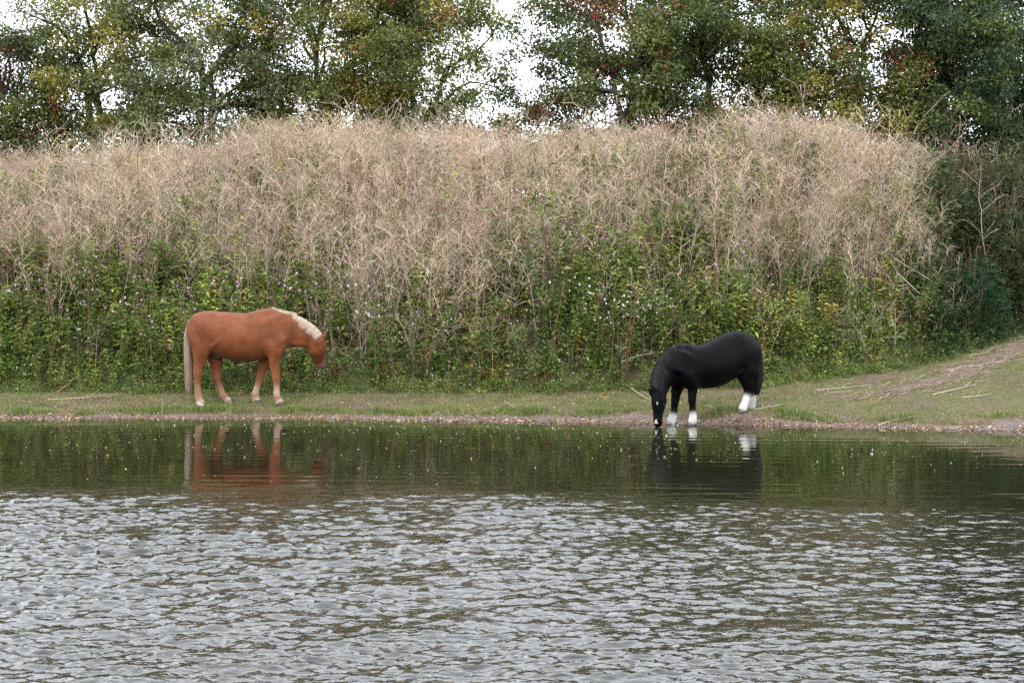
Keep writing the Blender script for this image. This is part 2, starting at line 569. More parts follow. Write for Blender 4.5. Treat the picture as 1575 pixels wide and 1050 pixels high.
k = np.linspace(0, 1, 70)
cx, cy = np.interp(k, PK, PATH[:, 0]), np.interp(k, PK, PATH[:, 1])
tx, ty = np.gradient(cx), np.gradient(cy)
ln = np.hypot(tx, ty)
q = np.linspace(-1, 1, 9)
K, Q = np.meshgrid(np.arange(70), q, indexing='ij')
wd = np.interp(k, PK, PW)[K] * (1 + .55 * noise2(cx[K] + 3 * np.sign(Q), cy[K], .35, 3, 33))
X, Y = cx[K] - ty[K] / ln[K] * Q * wd, cy[K] + tx[K] / ln[K] * Q * wd
V = np.stack([X, Y, terrain(X, Y) + .008], -1).reshape(-1, 3)
o = link('dirt_path', make_mesh('dirt_path', V, grid_faces(70, 9), np.full((630, 3), (.165, .118, .085)), M_GROUND))
tag(o, 'worn brown dirt path climbing beside the bank', 'path', kind='structure')

# water: real ripples, calm under the bank, wind-ruffled farther out
wx = np.concatenate([np.arange(-6.4, -4.2, .033), np.arange(-4.2, 4.2, .028), np.arange(4.2, 6.4, .033)])
wx = np.concatenate([-np.geomspace(10, 6.45, 50), wx, np.geomspace(6.45, 10, 50)])
wx = np.concatenate([-np.geomspace(900, 10.3, 22), wx, np.geomspace(10.3, 900, 22)])
wy = np.concatenate([axis(6.4, 6.41, .03, -900, 6.41, 1.3)[:-2], np.arange(6.41, 11, .029), np.arange(11, 20, .045), np.arange(20, 29.2, .09)])
X, Y = np.meshgrid(wx, wy, indexing='ij')
X, Y = X.astype(f32), Y.astype(f32)
rw = np.random.default_rng(17)
bound = np.interp(X, [-8, -3, 0, 3, 6, 9], [19.3, 18.6, 18.3, 17.6, 16.6, 15.9]) + .9 * noise2(X, Y, 2.6, 2, 41)
rough = 1 - smooth(-.9, 1.0, Y - bound + .5 * noise2(X, Y * 2, .9, 2, 45))
side = np.interp(X, [-3.5, .6, 2.4, 4.4], [2.3, 2.05, 1.7, 1.1])
gust = 1 + .35 * noise2(X + .5 * Y, Y, 2.2, 2, 42)
amp = .055 + rough * side * gust
H = np.zeros_like(X)
lams = np.geomspace(.062, .5, 54)
for lam in lams:
    th = rw.normal(math.radians(97), math.radians(37))
    kx, ky = math.cos(th) * 2 * math.pi / lam, math.sin(th) * 2 * math.pi / lam
    slope = .0225 * (1.15 if lam < .18 else .42)
    if lam < .11:
        slope = slope * (1 - smooth(10.5, 12.5, Y)).astype(f32)
    else:
        slope = slope * (1 + .32 * smooth(10.5, 12.5, Y)).astype(f32)
    ph = (kx * X + ky * Y + rw.uniform(0, 6.28)).astype(f32)
    H += slope * lam / (2 * math.pi) * (np.sin(ph) - .42 * np.sin(2 * ph) + .1 * np.cos(2 * ph))
for lam in (.85, 1.15, 1.5):
    th = rw.normal(math.radians(132), math.radians(9))
    H += .012 * lam / (2 * math.pi) * np.sin((2 * math.pi / lam * (math.cos(th) * X + math.sin(th) * Y) + 1.2 * noise2(X, Y, 2.0, 2, 44)).astype(f32))
H *= amp
calm = np.zeros_like(X)
for lam in np.geomspace(.14, .5, 9):
    th = rw.normal(math.radians(90), math.radians(7))
    kx, ky = math.cos(th) * 2 * math.pi / lam, math.sin(th) * 2 * math.pi / lam
    calm += .0075 * lam / (2 * math.pi) * np.sin((kx * X + ky * Y + rw.uniform(0, 6.28)).astype(f32))
H += calm * (.7 + .6 * noise2(X, Y, 1.8, 2, 43))
ring = np.hypot(X - 2.2, Y - 26.6)
H += .0012 * np.sin(ring * 2 * math.pi / .16) * np.exp(-ring / 1.6)
H *= 1 - smooth(9.6, 14, np.abs(X))
H = H * smooth(4.5, 6.4, Y)
m, nt, p, out = new_mat('lake_water')
p.inputs['Base Color'].default_value = (.012, .012, .006, 1)
p.inputs['Roughness'].default_value = .035
p.inputs['IOR'].default_value = 1.33
tc = nt.nodes.new('ShaderNodeTexCoord')
mp = nt.nodes.new('ShaderNodeMapping')
mp.inputs['Scale'].default_value = (13, 17, 1)
nt.links.new(tc.outputs['Object'], mp.inputs['Vector'])
n1 = noise_node(nt, 1.0, 2.0, mp.outputs['Vector'])
at = nt.nodes.new('ShaderNodeAttribute')
at.attribute_name = 'Col'
b = nt.nodes.new('ShaderNodeBump')
b.inputs['Distance'].default_value = .005
nt.links.new(at.outputs['Fac'], b.inputs['Strength'])
nt.links.new(n1.outputs['Fac'], b.inputs['Height'])
nt.links.new(b.outputs['Normal'], p.inputs['Normal'])
M_WATER = m
V = np.stack([X, Y, H], -1).reshape(-1, 3)
bs = (np.clip(.02 + .9 * rough * side, 0, 1.3) / ALBEDO).reshape(-1, 1)
o = link('water', make_mesh('water', V, grid_faces(len(wx), len(wy)), np.repeat(bs, 3, 1), M_WATER))
tag(o, 'lake water, calm under the bank and wind-rippled further out', 'water', kind='structure')
print('water quads', (len(wx) - 1) * (len(wy) - 1))


# ------------------------------------------------------------------ horses: bodies
def surface_nets(D, origin, h):
    """closed quad surface of the zero level of D"""
    neg = D < 0
    nx, ny, nz = D.shape
    acc = np.zeros((nx - 1, ny - 1, nz - 1, 3), f32)
    cnt = np.zeros((nx - 1, ny - 1, nz - 1), f32)
    cr = [(i, j, k) for i in (0, 1) for j in (0, 1) for k in (0, 1)]
    sl = lambda c: tuple(slice(c[a], D.shape[a] - 1 + c[a]) for a in range(3))
    for a in range(3):
        for c in cr:
            if c[a]:
                continue
            e = list(c)
            e[a] = 1
            d0, d1 = D[sl(c)], D[sl(tuple(e))]
            m = (d0 < 0) != (d1 < 0)
            t = np.where(m, d0 / np.where(m, d0 - d1, 1), 0)
            for q in range(3):
                acc[..., q] += np.where(m, c[q] + (t if q == a else 0), 0)
            cnt += m
    cells = cnt > 0
    idx = np.full(cells.shape, -1, np.int64)
    idx[cells] = np.arange(cells.sum())
    base = np.argwhere(cells)
    V = (base + acc[cells] / cnt[cells][:, None]) * h + origin
    F = []
    for a in range(3):
        b, c = (a + 1) % 3, (a + 2) % 3
        lo = [slice(1, -1)] * 3
        hi = [slice(1, -1)] * 3
        lo[a], hi[a] = slice(0, -1), slice(1, None)
        n0, n1 = neg[tuple(lo)], neg[tuple(hi)]
        for flip, m in ((False, n0 & ~n1), (True, ~n0 & n1)):
            g = np.argwhere(m)
            off = np.ones(3, int)
            off[a] = 0
            g = g + off
            q = []
            for db, dc in ((0, 0), (1, 0), (1, 1), (0, 1)):
                p = g.copy()
                p[:, b] -= db
                p[:, c] -= dc
                q.append(idx[p[:, 0], p[:, 1], p[:, 2]])
            q = np.stack(q, 1)
            F.append(q[:, ::-1] if flip else q)
    F = np.concatenate(F)
    return V, F[(F >= 0).all(1)]


def seg_dist(P, p0, p1, rv0, rv1, ru0, ru1, lat):
    d = p1 - p0
    L = np.linalg.norm(d)
    ax = d / L
    lat = lat - ax * (lat @ ax)
    lat = lat / np.linalg.norm(lat)
    nv = np.cross(ax, lat)
    q = P - p0
    al = q @ ax
    t = np.clip(al / L, 0, 1)
    over = al - t * L
    rv, ru = rv0 + (rv1 - rv0) * t, ru0 + (ru1 - ru0) * t
    cap = np.minimum(rv, ru) * 0.9
    g = np.sqrt(((q @ nv) / rv) ** 2 + ((q @ lat) / ru) ** 2 + (over / cap) ** 2)
    return (g - 1) * np.minimum(rv, ru)


def smin(a, b, k):
    h = np.maximum(k - np.abs(a - b), 0) / k
    return np.minimum(a, b) - h * h * k * 0.25


def spline(rows, sub=3):
    """Catmull-Rom through chain points (position, radii, colour)"""
    A = np.array(rows, float)
    if len(A) > 2:
        E = np.concatenate([2 * A[:1] - A[1:2], A, 2 * A[-1:] - A[-2:-1]])
        out = []
        for i in range(len(A) - 1):
            p0, p1, p2, p3 = E[i:i + 4]
            for t in np.arange(sub) / sub:
                out.append(.5 * (2 * p1 + (p2 - p0) * t + (2 * p0 - 5 * p1 + 4 * p2 - p3) * t * t + (3 * p1 - p0 - 3 * p2 + p3) * t ** 3))
        A = np.array(out + [A[-1]])
        A[:, 5:] = np.clip(A[:, 5:], 0.003, 1)
    return [(a[:3], a[3], a[4], a[5:]) for a in A]


def build_body(fr, chains, head, head_lat, ears, k_map, h=0.013):
    prims = []          # (group, p0, p1, rv0, rv1, ru0, ru1, lat, c0, c1)
    lat0 = np.array([0, 1.0, 0])
    for name, ch in chains.items():
        pts = spline([(*fr(x, y, ly), r / fr.px_m, lr, *c) for x, y, ly, r, lr, c in ch])
        for (a, ra, la, ca), (b, rb, lb, cb) in zip(pts, pts[1:]):
            prims.append((name, a, b, ra, rb, la, lb, lat0, ca, cb))
    hp = spline([(*fr(x, y, ly), r, lr, *c) for x, y, ly, r, lr, c in head])
    for (a, ra, la, ca), (b, rb, lb, cb) in zip(hp, hp[1:]):
        prims.append(('head', a, b, ra, rb, la, lb, head_lat, ca, cb))
    for (b0, m0, t0, ly) in ears:
        q0, q1, q2 = fr(*b0, ly), fr(*m0, ly), fr(*t0, ly)
        prims.append(('ear', q0, q1, .020, .030, .022, .030, head_lat, chains['barrel'][0][5], chains['barrel'][0][5]))
        prims.append(('ear', q1, q2, .030, .007, .030, .009, head_lat, chains['barrel'][0][5], chains['barrel'][0][5]))
    allp = np.array([p for pr in prims for p in (pr[1], pr[2])])
    lo, hi = allp.min(0) - .42, allp.max(0) + .42
    lo[1], hi[1] = min(lo[1], -.42), max(hi[1], .42)
    n = np.ceil((hi - lo) / h).astype(int) + 1
    ax = [lo[i] + np.arange(n[i]) * h for i in range(3)]
    D = np.full(n, 0.5, f32)
    order, groups = [], {}
    for pr in prims:
        groups.setdefault(pr[0], []).append(pr)
    for gname, prs in groups.items():
        G = np.full(n, 0.5, f32)
        for _, a, b, ra, rb, la, lb, lat, _, _ in prs:
            m = max(ra, rb, la, lb) + 0.10
            i0 = np.maximum(((np.minimum(a, b) - m - lo) / h).astype(int), 0)
            i1 = np.minimum(((np.maximum(a, b) + m - lo) / h).astype(int) + 2, n)
            s = tuple(slice(i0[i], i1[i]) for i in range(3))
            g = np.stack(np.meshgrid(*[ax[i][s[i]] for i in range(3)], indexing='ij'), -1)
            G[s] = smin(G[s], seg_dist(g, a, b, ra, rb, la, lb, lat), 0.012)
        D = smin(D, G, k_map.get(gname, 0.05))
    V, F = surface_nets(D, lo, h)
    # two passes of gentle smoothing
    for lam in (0.5, 0.4):
        acc = np.zeros_like(V)
        cn = np.zeros(len(V))
        for i in range(4):
            j = (i + 1) % 4
            np.add.at(acc, F[:, i], V[F[:, j]])
            np.add.at(acc, F[:, j], V[F[:, i]])
            np.add.at(cn, F[:, i], 1)
            np.add.at(cn, F[:, j], 1)
        V = V + lam * (acc / cn[:, None] - V)
    # coat colour from the nearest pieces
    wsum, csum = np.zeros(len(V)), np.zeros((len(V), 3))
    Vc = V + np.stack([0 * V[:, 0], 0 * V[:, 0], .022 * noise2(V[:, 0] * 1.0 + V[:, 1], V[:, 1] - V[:, 0], .022, 2, 9)], 1)
    for _, a, b, ra, rb, la, lb, lat, c0, c1 in prims:
        d = seg_dist(V, a, b, ra, rb, la, lb, lat)
        w = np.exp(-np.clip(d + 0.02, -0.03, 1) / 0.008)
        t = np.clip(((Vc - a) @ (b - a)) / ((b - a) @ (b - a)), 0, 1)[:, None]
        csum += w[:, None] * (np.array(c0) * (1 - t) + np.array(c1) * t)
        wsum += w
    return V, F, csum / wsum[:, None]


def coat_mat(name, rough, spec, sheen, var):
    m, nt, p, out = new_mat(name)
    at = nt.nodes.new('ShaderNodeAttribute')
    at.attribute_name = 'Col'
    c = vary(nt, at.outputs['Color'], 5.0, var[0], var[1], 4.0)
    tc = nt.nodes.new('ShaderNodeTexCoord')
    mp = nt.nodes.new('ShaderNodeMapping')
    mp.inputs['Scale'].default_value = (60, 60, 14)
    nt.links.new(tc.outputs['Object'], mp.inputs['Vector'])
    hair = noise_node(nt, 4.0, 3.0, mp.outputs['Vector'])
    mr = nt.nodes.new('ShaderNodeMapRange')
    mr.inputs['To Min'].default_value = 0.8
    mr.inputs['To Max'].default_value = 1.2
    nt.links.new(hair.outputs['Fac'], mr.inputs['Value'])
    vm = nt.nodes.new('ShaderNodeVectorMath')
    vm.operation = 'SCALE'
    nt.links.new(c, vm.inputs[0])
    nt.links.new(mr.outputs['Result'], vm.inputs['Scale'])
    nt.links.new(vm.outputs['Vector'], p.inputs['Base Color'])
    b = nt.nodes.new('ShaderNodeBump')
    b.inputs['Strength'].default_value = 0.25
    b.inputs['Distance'].default_value = 0.01
    nt.links.new(hair.outputs['Fac'], b.inputs['Height'])
    nt.links.new(b.outputs['Normal'], p.inputs['Normal'])
    p.inputs['Roughness'].default_value = rough
    p.inputs['Specular IOR Level'].default_value = spec
    p.inputs['Sheen Weight'].default_value = sheen
    p.inputs['Sheen Roughness'].default_value = 0.4
    return m


def hoof(fr, zx, zy, ly, r, hgt, fwd, c, mat, parent):
    """splayed hoof with a sloping toe"""
    p = fr(zx, zy, ly)
    g = Geo()
    prof = [(0.0, 1.0), (0.25, .97), (0.65, .86), (1.0, .76), (1.02, 0.0)]
    n = 12
    th = np.arange(n) * 2 * math.pi / n
    V = []
    bot = p + np.array([fwd * .012, 0, -0.018])
    V.append(np.tile(bot, (n, 1)))
    for t, s in prof:
        x = np.cos(th) * r * 1.12 * s - fwd * t * hgt * .45
        y = np.sin(th) * r * s
        V.append(np.stack([x, y, np.full(n, t * hgt)], 1) + bot)
    i = np.arange(len(V) - 1)[:, None] * n
    j = np.arange(n)
    F = np.stack([i + j, i + (j + 1) % n, i + n + (j + 1) % n, i + n + j], -1).reshape(-1, 4)
    g.add(np.concatenate(V), F, c)
    return g.build('hoof', mat, parent)


def neck_frames(fr, chain, s):
    pts = np.array([fr(x, y, ly) for x, y, ly, *_ in chain])
    rv = np.array([c[3] / fr.px_m for c in chain])
    ru = np.array([c[4] for c in chain])
    k = np.linspace(0, 1, len(pts))
    C = np.stack([np.interp(s, k, pts[:, i]) for i in range(3)], 1)
    e = 1e-3
    T = unit(np.stack([np.interp(np.clip(s + .12, 0, 1), k, pts[:, i]) - np.interp(np.clip(s - .12, 0, 1), k, pts[:, i]) for i in range(3)], 1))
    return C, T, np.interp(s, k, rv), np.interp(s, k, ru)


def mane(fr, chain, n, s0, s1, length, side_fn, c0, c1, mat, parent, lift=0.02, seed=3, width=0.009, back=-.25):
    r = np.random.default_rng(seed)
    s = r.uniform(s0, s1, n)
    C, T, rv, ru = neck_frames(fr, chain, s)
    latv = np.tile([0, 1.0, 0], (n, 1))
    Nv = np.cross(T, latv)
    Nv *= np.sign(Nv[:, 2:3] + Nv[:, 0:1] * 0.3)
    side = side_fn(s, r)
    Ln = length(s) * r.uniform(.5, 1.2, n) * (1 + .12 * np.sin(s * 61 + 2 * np.sin(s * 23)))
    S = 7
    P = np.zeros((n, S, 3))
    root_lat = r.normal(0, .012, n)
    drift, wob = back + .10 * np.sin(s * 37) + r.normal(0, .12, n), r.normal(0, .08, n)
    for i in range(S):
        t = i / (S - 1)
        th = np.minimum(t * Ln / rv, 1.25)
        extra = np.maximum(t * Ln - 1.25 * rv, 0)
        up = lift * math.sin(math.pi * min(t * 1.6, 1))
        P[:, i] = C + Nv * (rv * (1.0 + .02 * t) * np.cos(th) + up)[:, None] + latv * (root_lat + side * (ru * 1.06 * np.sin(th) + .012 * t))[:, None]
        P[:, i, 2] -= extra + (t * Ln * .12)
        P[:, i] += T * ((drift + wob * math.sin(t * 4)) * t * Ln)[:, None]
    W = np.linspace(1, .12, S)[None] * r.uniform(.6, 1.3, n)[:, None] * width
    V, F = ribbons(P, W, T + r.normal(0, .12, (n, 3)))
    mix = np.clip(r.random(n), 0, 1)[:, None]
    col = np.array(c0) * (1 - mix) + np.array(c1) * mix
    o = Geo().add(V, F, rep(col, S * 2)).build('mane', mat, parent)
    return tag(o, kind='stuff')


def tail(fr, pts, wid, lat, n, c0, c1, mat, parent, seed=5, ragged=.12):
    r = np.random.default_rng(seed)
    P0 = np.array([fr(*p) for p in pts])
    k = np.linspace(0, 1, len(P0))
    S = 10
    P = np.zeros((n, S, 3))
    ang, rad = r.uniform(0, 2 * math.pi, n), np.sqrt(r.random(n))
    end = r.uniform(1 - ragged * 3.0, 1.0, n)
    ph = r.uniform(0, 6.28, n)
    for i in range(S):
        t = end * i / (S - 1)
        for a in range(3):
            P[:, i, a] = np.interp(t, k, P0[:, a])
        w = np.interp(t, k, wid) / fr.px_m
        l = np.interp(t, k, lat)
        P[:, i, 0] += np.cos(ang) * rad * w + .006 * np.sin(t * 7 + ph)
        P[:, i, 1] += np.sin(ang) * rad * l
    W = np.interp(np.linspace(0, 1, S), [0, .7, 1], [1, .9, .25])[None] * r.uniform(.007, .013, n)[:, None]
    V, F = ribbons(P, W, np.stack([-np.sin(ang) + r.normal(0, .2, n), np.cos(ang) + r.normal(0, .2, n), 0 * ph], 1))
    mix = r.random(n)[:, None]
    tt = np.repeat(np.linspace(0, 1, S), 2)[None, :, None]
    base = (np.array(c0) * (1 - mix) + np.array(c1) * mix)[:, None, :]
    o = Geo().add(V, F, np.broadcast_to(base, (n, S * 2, 3)).reshape(-1, 3)).build('tail', mat, parent)
    return tag(o, kind='stuff')


def ball(c, rx, ry, rz, n=10):
    th = np.linspace(0, math.pi, 7)
    ph = np.arange(n) * 2 * math.pi / n
    V = np.stack([np.sin(th)[:, None] * np.cos(ph)[None] * rx, np.sin(th)[:, None] * np.sin(ph)[None] * ry, np.cos(th)[:, None] * np.ones(n)[None] * rz], -1).reshape(-1, 3) + c
    i = np.arange(6)[:, None] * n
    j = np.arange(n)
    F = np.stack([i + j, i + n + j, i + n + (j + 1) % n, i + (j + 1) % n], -1).reshape(-1, 4)
    return V, F


KMAP = {'neck': .08, 'head': .05, 'ear': .02, 'thigh_near': .045, 'thigh_far': .07, 'hind_near': .02, 'hind_far': .02, 'fore_near': .06, 'fore_far': .06,
        'shoulder_near': .04, 'shoulder_far': .07, 'rump': .08, 'chest': .08, 'sheath': .03, 'stifle_near': .05, 'triceps_near': .025, 'fold_near': .035, 'windpipe': .03, 'hip_near': .04}
M_COAT_B = coat_mat('chestnut_coat', .55, .15, .05, (.70, 1.28))
M_COAT_K = coat_mat('black_coat', .42, .042, .0, (.7, 1.3))
M_HAIR = col_mat('horse_hair', .5, .25, .2, (7.0, .9, 1.1))
M_HORN = col_mat('hoof_horn', .5, .3, 0.0, (60.0, .7, 1.2))
M_EYE = col_mat('eye', .08, .5, 0.0, None)

# chestnut horse
horse = empty('horse', (FB.ox, FB.oy, 0), FB.yaw)
tag(horse, 'chestnut horse with flaxen mane and tail, head lowered into the bank plants', 'horse')
hl = np.array([-math.sin(math.radians(42)), math.cos(math.radians(42)), 0])
V, F, C = build_body(FB, BROWN, BROWN_HEAD, hl, BROWN_EARS, KMAP)
link('body', make_mesh('horse_body', V, F, C, M_COAT_B), horse)
for k, (zx, zy, ly) in enumerate(BROWN_HOOVES):
    hoof(FB, zx, zy, ly, .062, .065, 1.0, (.50, .40, .32) if k == 0 else ((.16, .13, .12) if k == 1 else (.055, .05, .05)), M_HORN, horse)
mane(FB, BROWN['neck'], 1300, -.02, .42, lambda s: np.interp(s, [0, .1, .3, .42], [.03, .06, .085, .10]), lambda s, r: r.choice([1.0, 1.0, -.5], len(s)), (.54, .42, .29), (.68, .56, .41), M_HAIR, horse, .045, 3)
o = mane(FB, BROWN['neck'], 2600, .38, 1.0, lambda s: np.interp(s, [.38, .46, .7, 1], [.09, .14, .20, .15]), lambda s, r: np.where(r.random(len(s)) < .85, -1.0, .6), (.56, .44, .31), (.70, .59, .44), M_HAIR, horse, .02, 4)
o.name = 'mane'
tail(FB, [(205, 205, 0), (172, 222, 0), (143, 330, 0), (148, 440, 0), (157, 580, 0), (160, 710, 0), (158, 830, 0)], [12, 17, 20, 29, 36, 33, 24], [.025, .035, .05, .06, .065, .055, .035], 1400,
     (.27, .18, .12), (.56, .44, .32), M_HAIR, horse, 5)
e = FB(1250, 432, .0)
for ly in (-.015,):
    V, F = ball(FB(1250, 430, ly + .0), .013, .013, .013)
    Geo().add(V, F, (.008, .006, .005)).build('eye', M_EYE, horse)

# black pony
pony = empty('horse', (FK.ox, FK.oy, 0), FK.yaw)
tag(pony, 'black pony with white feathered feet drinking at the water edge', 'horse')
ha = math.radians(28)
hl = np.array([-math.sin(ha), math.cos(ha), 0])
V, F, C = build_body(FK, BLACK, BLACK_HEAD, hl, BLACK_EARS, KMAP)
pface = np.array([math.cos(ha), math.sin(ha), 0])
hc = FK(290, 760, .1)
front = ((V - hc) @ pface) > 0.0
px, py = [], []
wv = np.stack([FK.ox + math.cos(FK.yaw) * V[:, 0] - math.sin(FK.yaw) * V[:, 1], FK.oy + math.sin(FK.yaw) * V[:, 0] + math.cos(FK.yaw) * V[:, 1], V[:, 2]], 1)
px, py = project(wv[:, 0], wv[:, 1], wv[:, 2])
zx, zy = (px - FK.cx) * FK.zoom, (py - FK.cy) * FK.zoom
star = front & (((zx - 282) / 7) ** 2 + ((zy - 716) / 12) ** 2 < 1)
snip = front & (((zx - 271) / (5 + (zy - 862) * .38)) ** 2 < 1) & (zy > 858) & (zy < 892)
C[star | snip] = WH
link('body', make_mesh('pony_body', V, F, C, M_COAT_K), pony)
for zx, zy, ly in BLACK_HOOVES:
    hoof(FK, zx, zy, ly, .055, .045, 1.0, (.10, .09, .085), M_HORN, pony)
mane(FK, BLACK['neck'], 3000, .10, 1.0, lambda s: .10 + .20 * s, lambda s, r: np.where(r.random(len(s)) < .25 + .5 * (s > .6), 1.0, -1.0), (.003, .003, .004), (.007, .0065, .008), M_HAIR, pony, .03, 6, .008, .1)
tail(FK, [(1090, 150, 0), (1118, 175, 0), (1137, 290, .01), (1140, 420, .01), (1136, 540, .01), (1128, 650, .01)], [12, 22, 32, 40, 38, 20], [.03, .05, .08, .09, .085, .05], 1500,
     (.003, .003, .004), (.008, .0075, .009), M_HAIR, pony, 7, .06)
# feather: long white hair over the hooves
r_ = np.random.default_rng(12)
for key in ('hind_near', 'hind_far', 'fore_near', 'fore_far'):
    ch = BLACK[key]
    n = 200
    s = r_.uniform(.70, 1.0, n)
    Cc, T, rv, ru = neck_frames(FK, ch, s)
    th = r_.uniform(0, 2 * math.pi, n)
    Nv = np.cross(T, [0, 1.0, 0])
    out = Nv * np.cos(th)[:, None] * rv[:, None] + np.array([0, 1.0, 0]) * (np.sin(th) * ru)[:, None]
    p0 = Cc + out * .92
    ln = r_.uniform(.04, .075, n)[:, None]
    p1 = p0 + unit(out) * ln * .06 - np.array([0, 0, 1.0]) * ln * .55
    p2 = p1 + unit(out) * ln * .02 - np.array([0, 0, 1.0]) * ln * .5
    zmin = FK(*[h for h in BLACK_HOOVES][['hind_near', 'hind_far', 'fore_near', 'fore_far'].index(key)])[2] + .012
    p1[:, 2], p2[:, 2] = np.maximum(p1[:, 2], zmin), np.maximum(p2[:, 2], zmin)
    V, F = ribbons(np.stack([p0, p1, p2], 1), np.array([[.012, .010, .004]]), np.cross(out, [0, 0, 1.0]))
    tag(Geo().add(V, F, np.array(WH)).build('feather', M_HAIR, pony), kind='stuff')
for ly, zx, zy in ((.195, 338, 732),):
    V, F = ball(FK(zx, zy, ly), .017, .017, .017)
    Geo().add(V, F, (.004, .003, .003)).build('eye', M_EYE, pony)


# ------------------------------------------------------------------ vegetation: trees on top of the bank
def crown_leaves(geo, r, centers, radii, n_each, size, pal, flat=.6, up=.55, tintvar=.2):
    """leaf-sized faces in clumps; pal = list of (colour, weight)"""
    k = np.repeat(np.arange(len(centers)), n_each)
    n = len(k)
    d = rand_dir(n, r)
    rr = r.random(n) ** .45
    p = centers[k] + d * (radii[k] * rr)[:, None] * np.array([1, 1, flat])
    D = unit(d * .7 + rand_dir(n, r) * .8 + np.array([0, 0, -.15]))
    Nn = unit(rand_dir(n, r) + np.array([0, 0, up * 2]))
    L = size * r.uniform(.7, 1.35, n)
    S_ = unit(np.cross(D, Nn)) * (L * r.uniform(.35, .55, n))[:, None]
    V = np.stack([p - S_ * r.uniform(.5, 1, (n, 1)), p + S_, p + D * L[:, None] * 1.1], 1).reshape(-1, 3)
    cols = np.array([c for c, w in pal])
    w = np.array([w for c, w in pal], float)
    cc = cols[r.choice(len(pal), len(centers), p=w / w.sum())]
    cl = cc[k] * r.uniform(1 - tintvar, 1 + tintvar, (n, 1)) * (1 + r.normal(0, .06, (n, 3)))
    swap = r.random(n) < .08
    cl[swap] = cols[r.choice(len(pal), swap.sum(), p=w / w.sum())]
    geo.append(make_mesh('crown', V, np.arange(n * 3).reshape(-1, 3), rep(np.clip(cl, .004, 1), 3), M_LEAF, False))
    return p


def limb(geo, r, a, b, r0, r1, c, bend=.25, n=6, sides=6):
    t = np.linspace(0, 1, n)[:, None]
    L = np.linalg.norm(b - a)
    P = a + (b - a) * t + np.sin(t * math.pi) * r.normal(0, bend * L * .3, 3) + r.normal(0, .02 * L, (n, 3)) * t * (1 - t) * 3
    P[:, 2] += np.sin(t[:, 0] * math.pi) * L * .08
    V, F = tube(P, np.linspace(r0, r1, n), sides)
    geo.add(V, F, c)
    return P


